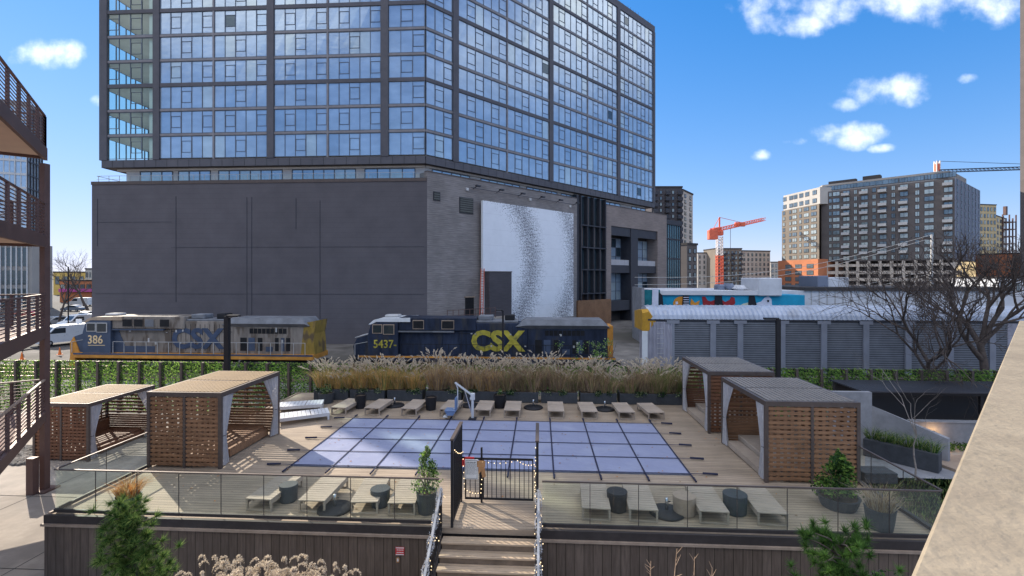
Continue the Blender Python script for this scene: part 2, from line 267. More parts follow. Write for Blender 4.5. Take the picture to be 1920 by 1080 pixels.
# ---------------------------------------------------------------- mesh builder
class MB:
    def __init__(s, M=None): s.v = []; s.f = []; s.m = []; s.M = M; s.k = 0
    def add(s, vs, fs, k=None):
        o = len(s.v); k = s.k if k is None else k
        s.v += [tuple(s.M @ Vector(p)) if s.M else tuple(p) for p in vs]
        s.f += [tuple(i+o for i in f) for f in fs]; s.m += [k]*len(fs); return s
    def box(s, x0, y0, z0, x1, y1, z1, k=None):
        return s.add([(x0,y0,z0),(x1,y0,z0),(x1,y1,z0),(x0,y1,z0),(x0,y0,z1),(x1,y0,z1),(x1,y1,z1),(x0,y1,z1)],
                     [(0,3,2,1),(4,5,6,7),(0,1,5,4),(1,2,6,5),(2,3,7,6),(3,0,4,7)], k)
    def cbox(s, x0, y0, z0, x1, y1, z1, c=.02, k=None):
        """box with chamfered edges"""
        X = (x0, x1); Yy = (y0, y1); Z = (z0, z1); vs = []; idx = {}
        for i in (0, 1):
            for j in (0, 1):
                for l in (0, 1):
                    sx_, sy_, sz_ = (c if i == 0 else -c), (c if j == 0 else -c), (c if l == 0 else -c)
                    for a in range(3):
                        p = [X[i]+sx_, Yy[j]+sy_, Z[l]+sz_]; p[a] = (X[i], Yy[j], Z[l])[a]
                        idx[i, j, l, a] = len(vs); vs.append(tuple(p))
        fs = []
        for a in range(3):
            b, c2 = [q for q in range(3) if q != a]
            for e in (0, 1):
                loop = []
                for (p, q) in ((0, 0), (1, 0), (1, 1), (0, 1)):
                    t = [0, 0, 0]; t[a] = e; t[b] = p; t[c2] = q; loop.append(idx[(*t, a)])
                fs.append(tuple(loop))
        for a in range(3):
            b, c2 = [q for q in range(3) if q != a]
            for p in (0, 1):
                for q in (0, 1):
                    t0 = [0, 0, 0]; t0[b] = p; t0[c2] = q; t1 = list(t0); t1[a] = 1
                    fs.append((idx[(*t0, b)], idx[(*t1, b)], idx[(*t1, c2)], idx[(*t0, c2)]))
        for i in (0, 1):
            for j in (0, 1):
                for l in (0, 1): fs.append((idx[i,j,l,0], idx[i,j,l,1], idx[i,j,l,2]))
        return s.add(vs, fs, k)
    def bar(s, a, b, w=.05, h=None, k=None, up=Vector((0, 0, 1))):
        a = Vector(a); b = Vector(b); h = w if h is None else h; d = (b-a).normalized()
        sd = d.cross(up); sd = Vector((1, 0, 0)) if sd.length < 1e-4 else sd.normalized(); u = sd.cross(d).normalized()
        sd = sd*w/2; u = u*h/2
        return s.add([a-sd-u, a+sd-u, a+sd+u, a-sd+u, b-sd-u, b+sd-u, b+sd+u, b-sd+u],
                     [(0,3,2,1),(4,5,6,7),(0,1,5,4),(1,2,6,5),(2,3,7,6),(3,0,4,7)], k)
    def tube(s, pts, r, n=6, k=None, cap=True):
        pts = [Vector(p) for p in pts]; rs = r if isinstance(r, (list, tuple)) else [r]*len(pts); vs = []; fs = []
        u = None
        for i, p in enumerate(pts):
            d = (pts[min(i+1, len(pts)-1)]-pts[max(i-1, 0)]).normalized()
            if u is None: u = d.cross(Vector((0, 0, 1)) if abs(d.z) < .9 else Vector((1, 0, 0))).normalized()
            else: u = (u-d*u.dot(d)).normalized()
            w_ = d.cross(u)
            for j in range(n):
                a = 2*math.pi*j/n; vs.append(p+(u*math.cos(a)+w_*math.sin(a))*rs[i])
        for i in range(len(pts)-1):
            for j in range(n):
                q = (j+1) % n; fs.append((i*n+j, i*n+q, (i+1)*n+q, (i+1)*n+j))
        if cap: fs.append(tuple(range(n))[::-1]); fs.append(tuple(range((len(pts)-1)*n, len(pts)*n)))
        return s.add(vs, fs, k)
    def lathe(s, c, prof, n=20, k=None):
        """prof: (radius, z) pairs round a vertical axis at c"""
        vs = []; fs = []
        for (r, z) in prof:
            for j in range(n):
                a = 2*math.pi*j/n; vs.append((c[0]+r*math.cos(a), c[1]+r*math.sin(a), c[2]+z))
        for i in range(len(prof)-1):
            for j in range(n):
                q = (j+1) % n; fs.append((i*n+j, i*n+q, (i+1)*n+q, (i+1)*n+j))
        fs.append(tuple(range(n))[::-1]); fs.append(tuple(range((len(prof)-1)*n, len(prof)*n)))
        return s.add(vs, fs, k)
    def prism(s, poly, z0, z1, k=None, axis='z'):
        n = len(poly)
        if axis == 'z': vs = [(x, y, z0) for x, y in poly]+[(x, y, z1) for x, y in poly]
        else: vs = [(x, z0, y) for x, y in poly]+[(x, z1, y) for x, y in poly]      # extruded along y
        fs = [tuple(range(n))[::-1], tuple(range(n, 2*n))]+[(i, (i+1) % n, n+(i+1) % n, n+i) for i in range(n)]
        return s.add(vs, fs, k)
    def quad(s, a, b, c, d, k=None): return s.add([a, b, c, d], [(0, 1, 2, 3)], k)
    def blade(s, a, b, c, w0, w1, side, k=None):
        """a bent leaf blade through three points"""
        a = Vector(a); b = Vector(b); c = Vector(c); sd = Vector(side)
        return s.add([a-sd*w0, a+sd*w0, b+sd*w1, b-sd*w1, c], [(0, 1, 2, 3), (3, 2, 4)], k)
    def build(s, name, mats, parent=None, world=False, smooth=False, shift=None):
        me = bpy.data.meshes.new(name)
        if world and parent is not None: o = parent.location; s.v = [(x-o.x, y-o.y, z-o.z) for x, y, z in s.v]
        if shift is not None: s.v = [(x-shift[0], y-shift[1], z-shift[2]) for x, y, z in s.v]
        me.from_pydata(s.v, [], s.f)
        ml = mats if isinstance(mats, (list, tuple)) else [mats]
        for q in ml: me.materials.append(MT[q])
        me.polygons.foreach_set('material_index', [min(i, len(ml)-1) for i in s.m])
        if smooth: me.polygons.foreach_set('use_smooth', [True]*len(me.polygons))
        me.update()
        o = bpy.data.objects.new(name, me); col.objects.link(o)
        if parent is not None: o.parent = parent
        if shift is not None: o.location = shift
        return o
def tag(o, label=None, cat=None, group=None, kind=None):
    for k, v in (('label', label), ('category', cat), ('group', group), ('kind', kind)):
        if v: o[k] = v
    return o
def thing(name, label, cat, loc=(0, 0, 0), rz=0, group=None):
    o = bpy.data.objects.new(name, None); o.empty_display_size = .1; col.objects.link(o)
    o.location = loc; o.rotation_euler = (0, 0, rz); return tag(o, label, cat, group)
def dup(root, loc, rz=None, label=None, group=None, scale=None):
    kids = {}
    for o in col.objects:
        if o.parent: kids.setdefault(o.parent.name, []).append(o)
    def cp(o, par):
        c = o.copy(); col.objects.link(c)
        if par is not None: c.parent = par
        for ch in kids.get(o.name, []): cp(ch, c)
        return c
    r = cp(root, None); r.location = loc
    if rz is not None: r.rotation_euler = (0, 0, rz)
    if scale: r.scale = scale
    if label: r['label'] = label
    if group: r['group'] = group
    return r
def struct(name, mb, m, **k):
    o = mb.build(name, m, **k); return tag(o, kind='structure')
def text(mb, s, size, M, depth=.02, off=0., k=None, sx=1.0):
    """lettering as real geometry, standing in the matrix's x-z plane"""
    c = bpy.data.curves.new('t', 'FONT'); c.body = s; c.size = size; c.extrude = depth; c.offset = off; c.align_x = 'LEFT'; c.resolution_u = 3
    o = bpy.data.objects.new('t', c); col.objects.link(o); bpy.context.view_layer.update()
    dg = bpy.context.evaluated_depsgraph_get(); me = bpy.data.meshes.new_from_object(o.evaluated_get(dg))
    vs = [M @ Vector((v.co.x*sx, -v.co.z, v.co.y)) for v in me.vertices]; fs = [tuple(p.vertices) for p in me.polygons]
    mb.add(vs, fs, k); bpy.data.objects.remove(o); bpy.data.curves.remove(c); bpy.data.meshes.remove(me)
class Face:
    """a vertical plane through P0 towards P1; (u, d, z): along, outward, up"""
    def __init__(s, P0, P1):
        s.P = Vector((P0[0], P0[1], 0)); e = Vector((P1[0], P1[1], 0))-s.P; s.len = e.length; s.e = e.normalized()
        s.n = Vector((s.e.y, -s.e.x, 0))       # outward = to the right of the direction (towards the viewer when it runs left to right)
        s.M = Matrix(((s.e.x, s.n.x, 0, s.P.x), (s.e.y, s.n.y, 0, s.P.y), (0, 0, 1, 0), (0, 0, 0, 1)))
    def at(s, px, py=518):
        d = ray(px, py); q = s.P; t = s.n.dot(Vector((q.x, q.y, 0)))/s.n.dot(Vector((d.x, d.y, 0)))
        p = d*t; return (Vector((p.x, p.y, 0))-q).dot(s.e), H+p.z
    def pt(s, u, d, z): return s.M @ Vector((u, d, z))
class Rep:
    """repeated parts of one thing: the first 100 by size are parts, the rest one 'stuff' part"""
    def __init__(s): s.l = []
    def add(s, pr, fn): s.l.append((pr, fn))
    def done(s, name, mats, parent, M=None, rest='far_windows', cap=100):
        s.l.sort(key=lambda q: -q[0])
        for i, (p, fn) in enumerate(s.l[:cap]):
            mb = MB(M); fn(mb); mb.build(name, mats, parent, world=True)
        if len(s.l) > cap:
            mb = MB(M)
            for p, fn in s.l[cap:]: fn(mb)
            tag(mb.build(rest, mats, parent, world=True), kind='stuff')

# ================================================================ setting
GZ = -1.6
g = MB(); g.quad((-4000, -600, -2.1), (4000, -600, -2.1), (4000, 6000, -2.1), (-4000, 6000, -2.1)); struct('ground', g, 'ground_mix')
g = MB(); g.box(-60, -8, -2.4, -12.9, 25.9, GZ); g.box(-12.9, -8, -2.4, 9.6, 11.4, GZ-.03); g.box(9.6, -8, -2.4, 46, 25.9, GZ-.01); struct('plaza', g, 'concrete')
g = MB(); g.box(-12.7, 4.0, GZ-.03, -2.6, 11.3, GZ+.05); g.box(.2, 4.0, GZ-.03, 9.5, 11.3, GZ+.05); struct('planting_bed', g, 'soil')
g = MB(); g.box(-400, 34.0, -2.3, 400, 43.0, -2.02); struct('track_bed', g, 'ballast')
g = MB()
for yc in (37.1, 40.0):
    for i in range(-90, 72): g.box(i*.62, yc-1.25, -2.05, i*.62+.24, yc+1.25, -1.96)
struct('railway_ties', g, 'tie_wood')
for yc in (37.1, 40.0):
    g = MB()
    for s in (-.72, .72): g.box(-400, yc+s-.035, -1.96, 400, yc+s+.035, -1.8)
    struct('railway_track', g, 'rail_steel')
g = MB(); g.box(-400, 46.5, -2.3, -57.4, 200, -1.98); g.box(26, 46, -2.3, 400, 72, -1.98); struct('road', g, 'asphalt')
# far low hills
g = MB(); rr = random.Random(3); n = 60
for i in range(n):
    a0 = -1.4+2.8*i/n; a1 = -1.4+2.8*(i+1)/n
    h0 = 14+10*math.sin(i*.7)+6*math.sin(i*1.9); h1 = 14+10*math.sin((i+1)*.7)+6*math.sin((i+1)*1.9)
    D_ = 1500
    g.quad((D_*math.sin(a0), D_*math.cos(a0), -2.1), (D_*math.sin(a1), D_*math.cos(a1), -2.1), (D_*1.2*math.sin(a1), D_*1.2*math.cos(a1), h1), (D_*1.2*math.sin(a0), D_*1.2*math.cos(a0), h0))
struct('hills', g, 'hill')

# pool deck
DX0, DX1, DY0, DY1 = -12.75, 9.6, 11.72, 24.9
g = MB(); g.box(DX0, DY0, -.14, DX1, DY1, 0); struct('pool_deck', g, 'deck_wood')
g = MB(); g.box(DX0+.05, DY0+.1, GZ-.1, DX1-.05, DY1-.1, -.14); struct('deck_base', g, 'trim_dark')
t = thing('deck_front_wall', 'dark brown vertical board wall under the left half of the pool deck, beside the stairs', 'wall', (-7.6, DY0, GZ))
for (x0, x1, tt) in ((DX0, -2.42, t), (-.02, DX1, None)):
    if tt is None: tt = thing('deck_front_wall', 'dark brown vertical board wall under the right half of the pool deck, beside the stairs', 'wall', (4.8, DY0, GZ))
    m = MB(); m.box(x0, DY0-.06, GZ, x1, DY0+.09, -.21)
    m.build('board_panel', 'fascia_wood', tt, world=True)
    m = MB(); m.box(x0-.03, DY0-.14, -.21, x1, DY0+.09, -.155); m.build('ledge', 'trim_tan', tt, world=True)
    m = MB(); m.box(x0, DY0-.08, -.155, x1, DY0-.003, .05); m.build('cap_beam', 'trim_dark', tt, world=True)
t = thing('deck_side_wall', 'dark board wall along the left side of the raised pool deck', 'wall', (DX0, 18, GZ))
m = MB(); m.box(DX0-.08, DY0+.1, GZ, DX0-.003, DY1, -.2); m.build('board_panel', 'trim_dark', t, world=True)
m = MB(); m.box(DX0-.06, DY0+.1, -.2, DX0-.003, DY1, .04); m.build('cap_beam', 'trim_tan', t, world=True)
t = thing('deck_side_wall', 'dark board wall along the right side of the raised pool deck', 'wall', (DX1, 18, GZ))
m = MB(); m.box(DX1+.003, DY0, GZ, DX1+.08, DY1, .04); m.build('board_panel', 'trim_dark', t, world=True)

# stairs
SX0, SX1 = -2.36, -.08
t = thing('deck_stairs', 'brown wooden stairs climbing to the pool gate', 'stairs', ((SX0+SX1)/2, DY0, GZ))
for i in range(9):
    z = -.17*(i+1); y1 = DY0-.06-.27*i
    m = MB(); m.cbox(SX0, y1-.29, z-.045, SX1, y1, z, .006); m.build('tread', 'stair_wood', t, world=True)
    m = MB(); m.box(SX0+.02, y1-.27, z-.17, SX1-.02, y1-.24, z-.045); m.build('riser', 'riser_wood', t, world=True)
for x in (SX0-.06, SX1+.003):
    m = MB(); m.add([(x,DY0-.1,-.2),(x,DY0-2.6,GZ),(x,DY0-2.2,GZ),(x,DY0-.1,-.45),(x+.05,DY0-.1,-.2),(x+.05,DY0-2.6,GZ),(x+.05,DY0-2.2,GZ),(x+.05,DY0-.1,-.45)],
        [(0,1,2,3),(7,6,5,4),(0,4,5,1),(1,5,6,2),(2,6,7,3),(3,7,4,0)]); m.build('stringer', 'trim_dark', t, world=True)

# ================================================================ apartment tower with podium
TL = (-55.0, 57.4); TC = (-13.8, 57.4); ang = R(42.6); TD = Vector((math.sin(ang), math.cos(ang), 0))
TR_ = (TC[0]+TD.x*54.16, TC[1]+TD.y*54.16)
FL = Face(TL, TC); FR = Face(TC, TR_)
TB = 19.85; FH = 3.1; NF = 11; T0 = TB+.92; TT = 56.0
tw = thing('apartment_tower', 'tall blue glass apartment tower standing on a dark windowless podium behind the trains', 'building', (-30, 62, -2.1))
nR = FR.n
BK = 20.0
backL = (TL[0], TL[1]+BK); rb = (TR_[0]-nR.x*16, TR_[1]-nR.y*16); cb = (TC[0]+6, TC[1]+BK+2)
def inset(p, a, b): return (p[0]+a, p[1]+b)
CW = 5.9     # width of the see-through corner rooms
m = MB()
core = [(TL[0]+CW, TL[1]+.35), (TC[0]-.1, TC[1]+.35), (TR_[0]-nR.x*.35-TD.x*.3, TR_[1]-nR.y*.35-TD.y*.3), (rb[0]-TD.x*.3, rb[1]-TD.y*.3), (cb[0], cb[1]-.3), (TL[0]+.35, TL[1]+BK-.3), (TL[0]+.35, TL[1]+7), (TL[0]+CW, TL[1]+7)]
m.prism(core, T0, TT-1.0); m.build('core', 'room_white', tw, world=True)
full = [TL, TC, TR_, rb, cb, backL]
m = MB()
for fl in range(NF+1): 
    z = T0+FH*fl; m.prism([(TL[0]+.1, TL[1]+.1), (TL[0]+CW-.01, TL[1]+.1), (TL[0]+CW-.01, TL[1]+6.99), (TL[0]+.1, TL[1]+6.99)], z-.22, z-.02)
m.build('floor_slab', 'panel_white', tw, world=True)
m = MB(); m.prism([inset(p, 0, 0) for p in full], TB, TB+.06); m.build('soffit', 'bronze_steel', tw, world=True)
m = MB(); m.prism(full, TT-1.0, TT-.98); m.build('roof', 'tower_slab', tw, world=True)
for (Fc, ln) in ((FL, FL.len), (FR, FR.len), (Face(TR_, rb), 16.0), (Face(backL, TL), BK)):
    q = MB(Fc.M); q.box(0, -.3, TT-1.25, ln, .12, TT); q.build('roof_band', 'tower_frame', tw, world=True)
    q = MB(Fc.M); q.box(0, -.25, TB, ln, .12, T0); q.build('base_band', 'tower_frame', tw, world=True)
# joints in the base band
def seams(Fc, ln, step, z0, z1, d):
    q = MB(Fc.M); u = step
    while u < ln: q.box(u-.02, d, z0, u+.02, d+.01, z1); u += step
    return q
for Fc in (FL, FR): tag(seams(Fc, Fc.len, 1.43, TB+.02, T0-.02, .12).build('band_joints', 'loco_black', tw, world=True), kind='stuff')
uL = [0, .92, 7.52, 22.04, 36.16, FL.len]
uR = [0, 4.5, 22.92, 41.32, FR.len]
# heavy columns and bands
for Fc, us in ((FL, ((.25, .5), (7.2, .42), (21.9, .44), (36.2, .46))), (FR, ((4.5, .45), (22.9, .45), (41.4, .45), (53.8, .38)))):
    for u, w_ in us: q = MB(Fc.M); q.box(u-w_, -.2, T0, u+w_, .2, TT-1.25); q.build('column', 'tower_frame', tw, world=True)
for Fc in (FL, FR):
    hb = MB(Fc.M); lb = MB(Fc.M)
    for fl in range(1, NF):
        z = T0+FH*fl
        (hb if fl % 3 == 0 else lb).box(0 if Fc is FR else 0, -.15, z-.17 if fl % 3 else z-.24, Fc.len, .1 if fl % 3 else .14, z+.11 if fl % 3 else z+.22)
    hb.build('dark_floor_band', 'tower_frame', tw, world=True); lb.build('floor_band', 'tower_slab', tw, world=True)
for Fc, u in ((FL, 14.6), (FL, 29.1), (FR, 13.6), (FR, 32.2)):
    q = MB(Fc.M); q.box(u-.11, -.1, T0, u+.11, .12, TT-1.25); q.build('slab_mullion', 'tower_slab', tw, world=True)
GL = ['glass_a', 'glass_b', 'glass_c', 'glass_d', 'glass_dark', 'glass_clear', 'window_clear']
rt = random.Random(11)
rep = []
def win_unit(Fc, u0, u1, z0, z1, clear, fl, face):
    """one glazed bay: panes, then its mullions and vents as a sub-part"""
    n = max(2, round((u1-u0)/1.43)); st = (u1-u0)/n
    g_ = MB(Fc.M); f_ = MB(Fc.M)
    f_.box(u0, -.05, z0, u1, .05, z0+.06); f_.box(u0, -.05, z1-.06, u1, .05, z1)
    ph = rt.random() < .5; blind = rt.random() < .16
    for i in range(n):
        a, b = u0+i*st, u0+(i+1)*st
        k = 0 if rt.random() < .55 else rt.choice((1, 1, 2, 2, 3) if not blind else (3, 1, 1))
        if clear: k = 5
        dd = rt.uniform(-.006, .006)       # each pane sits a hair out of true
        g_.add([(a, dd, z0), (b, -dd, z0), (b, dd, z1), (a, -dd, z1)], [(0, 1, 2, 3)], k)
        if k == 3 and not clear: pass
        w_ = .04 if (i+fl) % 3 == 0 else .022
        f_.box(a-w_, -.05, z0, a+w_, .07, z1)
        sel = (i % 3 == (1 if (fl+face) % 2 else 2)) if not clear else (i == 2 or (i == 0 and fl % 2))
        if i == 0 and n > 6: sel = fl % 2 == 0
        if sel:                             # a framed opening vent
            for zz in (z0+.75, z1-.62): f_.box(a+.05, -.05, zz-.025, b-.05, .06, zz+.025)
            f_.box(a+.03, -.05, z0+.75, a+.085, .06, z1-.62); f_.box(b-.085, -.05, z0+.75, b-.03, .06, z1-.62)
            if rt.random() < .035 and not clear: g_.box(a+.1, .01, z0+.8, b-.1, .02, z1-.66, 4)
    f_.box(u1-.04, -.05, z0, u1+.04, .07, z1)
    return g_, f_
units = []
for fl in range(NF):
    z0 = T0+FH*fl+.14; z1 = T0+FH*(fl+1)-.20
    for i, (a, b) in enumerate([(.75, 6.75), (7.65, 14.49), (14.71, 21.42), (22.38, 28.99), (29.21, 35.7), (36.7, FL.len-.08)]):
        units.append((FL, a, b, z0, z1, i == 0, fl, 0))
    for i, (a, b) in enumerate([(.08, 4.0), (5.0, 13.49), (13.71, 22.4), (23.4, 32.09), (32.31, 40.9), (41.9, 53.42)]):
        units.append((FR, a, b, z0, z1, False, fl, 1))
hid = [u for u in units if u[0] is FL and u[6] >= 7 or u[0] is FR and u[6] >= 10 and u[1] < 30 or u[0] is FR and u[6] >= 8 and u[1] < 14]
vis = [u for u in units if u not in hid][:100]; hid = [u for u in units if u not in vis]
for u in vis:
    a, b = win_unit(*u); o = a.build('window', GL, tw, world=True); b.v = [(x-tw.location.x, y-tw.location.y, z-tw.location.z) for x, y, z in b.v]; b.build('window_frame', 'tower_mullion', o)
ga = MB(); fa = MB()
for u in hid:
    a, b = win_unit(*u); ga.add(a.v, a.f); ga.m[-len(a.m):] = a.m; fa.add(b.v, b.f)
tag(ga.build('upper_windows', GL, tw, world=True), kind='stuff'); tag(fa.build('upper_window_frames', 'tower_mullion', tw, world=True), kind='stuff')
# west side: first 7 m clear, the rest dark glass, with mullions
FW = Face(backL, TL)
q = MB(FW.M); q.k = 5
for fl in range(NF): q.quad((BK-7, 0, T0+FH*fl), (BK-.2, 0, T0+FH*fl), (BK-.2, 0, T0+FH*(fl+1)-.2), (BK-7, 0, T0+FH*(fl+1)-.2), 5)
q.quad((0, 0, T0), (BK-7, 0, T0), (BK-7, 0, TT-1), (0, 0, TT-1), 0)
q.build('side_glazing', GL, tw, world=True)
q = MB(FW.M)
for i in range(13): q.box(BK-.5-i*1.5-.04, -.05, T0, BK-.5-i*1.5+.04, .08, TT-1.1)
for fl in range(1, NF): q.box(0, -.1, T0+FH*fl-.2, BK, .1, T0+FH*fl+.1)
q.build('side_mullion', 'tower_frame', tw, world=True)
FE = Face(TR_, rb)
q = MB(FE.M); q.quad((0, 0, T0), (16, 0, T0), (16, 0, TT-1), (0, 0, TT-1), 0); q.build('side_glazing', GL, tw, world=True)
q = MB(FE.M)
for i in range(11): q.box(i*1.5, -.05, T0, i*1.5+.08, .08, TT-1.1)
for fl in range(1, NF): q.box(0, -.1, T0+FH*fl-.2, 16, .1, T0+FH*fl+.1)
q.build('side_mullion', 'tower_frame', tw, world=True)
# thin rods on the roof
q = MB(FR.M)
for i in range(20): q.box(36+i*.9, -.3, TT, 36.04+i*.9, -.26, TT+rt.uniform(.3, .9))
q.build('roof_rods', 'tower_frame', tw, world=True)

# recessed storey between tower and podium
rec = [(-52.9, 58.6), (TC[0]-.3, 58.6), (TR_[0]-nR.x*1.2-TD.x*2, TR_[1]-nR.y*1.2-TD.y*2), (rb[0], rb[1]), cb, (-52.9, 70)]
m = MB(); m.prism(rec, 17.9, TB); m.build('recessed_storey', 'panel_white', tw, world=True)
RL = Face(rec[0], rec[1]); RR = Face(rec[1], rec[2])
for Fc, pts in ((RL, [(1.9, 6.2), (7, 11.2), (12.3, 20.6), (21.9, 30), (31.2, 37.5)]), (RR, [(1, 7), (9, 16.5), (18, 25), (26, 34.5), (38, 43), (47, 52)])):
    for a, b in pts:
        g_ = MB(Fc.M); f_ = MB(Fc.M); n = max(2, round((b-a)/1.45)); st = (b-a)/n
        for i in range(n):
            g_.quad((a+i*st, .02, 18.15), (a+(i+1)*st, .02, 18.15), (a+(i+1)*st, .02, 19.5), (a+i*st, .02, 19.5), rt.choice((0, 1, 3, 1)))
            f_.box(a+i*st-.05, 0, 18.1, a+i*st+.05, .08, 19.55)
        f_.box(a, 0, 19.5, b, .1, 19.6); f_.box(b-.05, 0, 18.1, b+.05, .08, 19.55)
        o = g_.build('window', GL, tw, world=True); f_.v = [(x-tw.location.x, y-tw.location.y, z-tw.location.z) for x, y, z in f_.v]; f_.build('window_frame', 'tower_mullion', o)
q = MB(RL.M); q.box(-1.0, -.1, 19.62, RL.len, .3, TB-.003); q.build('soffit_trim', 'panel_white', tw, world=True)
q = MB(RR.M); q.box(0, -.1, 19.62, RR.len, .3, TB-.003); q.build('soffit_trim', 'panel_white', tw, world=True)

# podium
PL0, PL1 = (-56.5, 57.5), (-13.62, 57.5)
PD = Face(PL1, (PL1[0]+TD.x*60, PL1[1]+TD.y*60))
m = MB(); m.prism([(-56.5, 57.5), (-13.62, 57.5), (-8, 66), (-8, 80), (-56.5, 80)], -2.1, 18.0); m.build('podium_wall', 'podium_dark', tw, world=True)
m = MB(); m.box(-56.55, 57.42, 17.75, -13.7, 57.5-.003, 18.15); m.build('podium_coping', 'bronze_steel', tw, world=True)
m = MB()
for px_, za, zb in ((330, 3, 16.2), (463, -1, 16), (555, 12, 15.8), (600, 1, 15.5), (183, 10, 16), (472, -1, 16)):
    X = onY(px_, 400, 57.5).x; m.box(X-.035, 57.47, za, X+.035, 57.5-.002, zb)
for (a, b, z) in ((-46, -14, 9.8), (-56, -14, 4.0), (-56, -46, 13.0)): m.box(a, 57.475, z-.02, b, 57.5-.002, z+.02)
m.build('wall_joint', 'charcoal_metal', tw, world=True)
m = MB()                                     # rooftop guard rail
for i in range(31):
    x = -56+i*1.4; m.bar((x, 57.9, 18), (x, 57.9, 18.95), .04)
m.bar((-56.2, 57.9, 18.93), (-14, 57.9, 18.93), .05); m.bar((-56.2, 57.9, 18.93), (-56.2, 70, 18.93), .05); m.bar((-56.2, 57.9, 18.5), (-52.9, 57.9, 18.5), .03)
m.build('guard_rail', 'pole_grey', tw, world=True)
m = MB(); m.quad((-52.9, 57.95, 18.02), (-14, 57.95, 18.02), (-14, 57.95, 18.88), (-52.9, 57.95, 18.88)); m.build('guard_glass', 'rail_glass', tw, world=True)

U = lambda px, py=518: PD.at(px, py)
q = MB(PD.M); q.box(0, -9, -2.1, 29.1, 0, 18.9); q.build('brick_wall', 'brick_grey', tw, world=True)
q = MB(PD.M); q.box(-.02, -.6, 18.9, 29.15, .06, 19.02); q.build('brick_coping', 'bronze_steel', tw, world=True)
# art screen
A0, A1 = U(897, 377); A2, A3 = U(1067, 401)
mt = mat('art_screen', (.80, .81, .84), .5, .1, .03, 1)
T = mt.node_tree; n_ = T.nodes; l_ = T.links; b_ = n_['Principled BSDF']
def am(op, a, b=None):
    x = n_.new('ShaderNodeMath'); x.operation = op
    for i, v in enumerate((a, b)):
        if v is None: continue
        if isinstance(v, (int, float)): x.inputs[i].default_value = v
        else: l_.new(v, x.inputs[i])
    return x.outputs[0]
tcn = n_.new('ShaderNodeTexCoord'); sp = n_.new('ShaderNodeSeparateXYZ'); l_.new(tcn.outputs['Object'], sp.inputs[0])
uu, zz = sp.outputs[0], sp.outputs[2]        # the screen's own axes: x across, z up from its foot
def arc(cu, cz, rad, wd, amp):
    du = am('SUBTRACT', uu, cu); dz = am('SUBTRACT', zz, cz)
    r_ = am('SQRT', am('ADD', am('MULTIPLY', du, du), am('MULTIPLY', am('MULTIPLY', dz, dz), .8)))
    e = am('DIVIDE', am('SUBTRACT', r_, rad), wd); return am('MULTIPLY', am('EXPONENT', am('MULTIPLY', am('MULTIPLY', e, e), -1.0)), amp)
f1 = arc(-1.0, 8.3, 10.4, 3.2, 1.0); f2 = arc(5.0, 9.2, 13.9, 3.0, .97)
fld = am('MAXIMUM', f1, f2)
vo = n_.new('ShaderNodeTexVoronoi'); vo.inputs['Scale'].default_value = 4.6; vo.inputs['Randomness'].default_value = .3; l_.new(tcn.outputs['Object'], vo.inputs[0])
hole = am('LESS_THAN', vo.outputs[0], am('MULTIPLY', fld, .50))
jl = am('LESS_THAN', am('FRACT', am('DIVIDE', zz, 2.1)), .012)
mm = n_.new('ShaderNodeMix'); mm.data_type = 'RGBA'; src = b_.inputs['Base Color'].links[0].from_socket
l_.new(am('MAXIMUM', hole, am('MULTIPLY', jl, .25)), mm.inputs[0]); l_.new(src, mm.inputs[6]); mm.inputs[7].default_value = (.16, .16, .18, 1); l_.new(mm.outputs[2], b_.inputs['Base Color'])
scr = bpy.data.meshes.new('art_screen')
wA = A2-A0; zb = -.15; hA = 16.2-zb
q = MB(); q.box(0, -.35, 0, wA, 0, hA); o = q.build('art_screen', 'art_screen', tw)
p = PD.pt(A0, .55, zb); o.location = p-tw.location; o.rotation_euler = (0, 0, math.atan2(PD.e.y, PD.e.x))
# lights above the screen
q = MB(PD.M)
ua, ub = U(880, 350)[0], U(1078, 383)[0]
q.bar((ua, .35, 17.75), (ub, .35, 17.75), .06)
for i in range(6):
    u = ua+.6+(ub-ua-1.2)*i/5; q.bar((u, .05, 17.7), (u, 1.1, 18.0), .07); q.box(u-.35, .9, 17.85, u+.35, 1.25, 18.05)
q.build('screen_light_rail', 'charcoal_metal', tw, world=True)
q = MB(PD.M)
for (px, py) in ((875, 355), (993, 374), (1068, 387)):
    u, z = U(px, py); q.box(u-.18, .01, z-.18, u+.18, .22, z+.18)
q.build('wall_camera', 'panel_white', tw, world=True)
for (a, b) in (((862, 370), (886, 401)), ((813, 360), (824, 376))):
    u0, z1 = U(*a); u1, z0 = U(*b); f = MB(PD.M); f.box(u0-.08, .01, z0-.08, u1+.08, .08, z1+.08); o = f.build('vent_frame', 'charcoal_metal', tw, world=True)
    f = MB(PD.M); f.box(u0, .08, z0, u1, .12, z1); f.build('louvre_vent', 'vent_metal', tw, world=True)
# doorway and stair block in front of the brick wall
u0, zt = U(872, 558); u1, _ = U(888, 600)
f = MB(PD.M); f.box(u0, .01, -.2, u1, .06, zt); f.build('doorway', 'loco_black', tw, world=True)
f = MB(PD.M); f.box(u0-.1, .01, zt, u1+.1, .2, zt+.15); f.build('door_light', 'trim_tan', tw, world=True)
u0 = U(900)[0]; u1 = U(957)[0]+.2
f = MB(PD.M); f.box(u0, .003, -2.1, u1-1.8, 1.9, 6.75); f.build('stair_block', 'brick_dark', tw, world=True)
f = MB(PD.M); f.box(u0-.05, .003, 6.75, u1-1.75, 1.95, 6.87); f.build('stair_block_coping', 'bronze_steel', tw, world=True)
f = MB(PD.M); f.box(.3, .02, -2.1, 11.5, 3.2, .9); f.build('loading_ledge', 'concrete', tw, world=True)
f = MB(PD.M)
for i in range(10): f.bar((.8+i*.85, 3.0, .9), (.8+i*.85, 3.0, 2.2), .06)
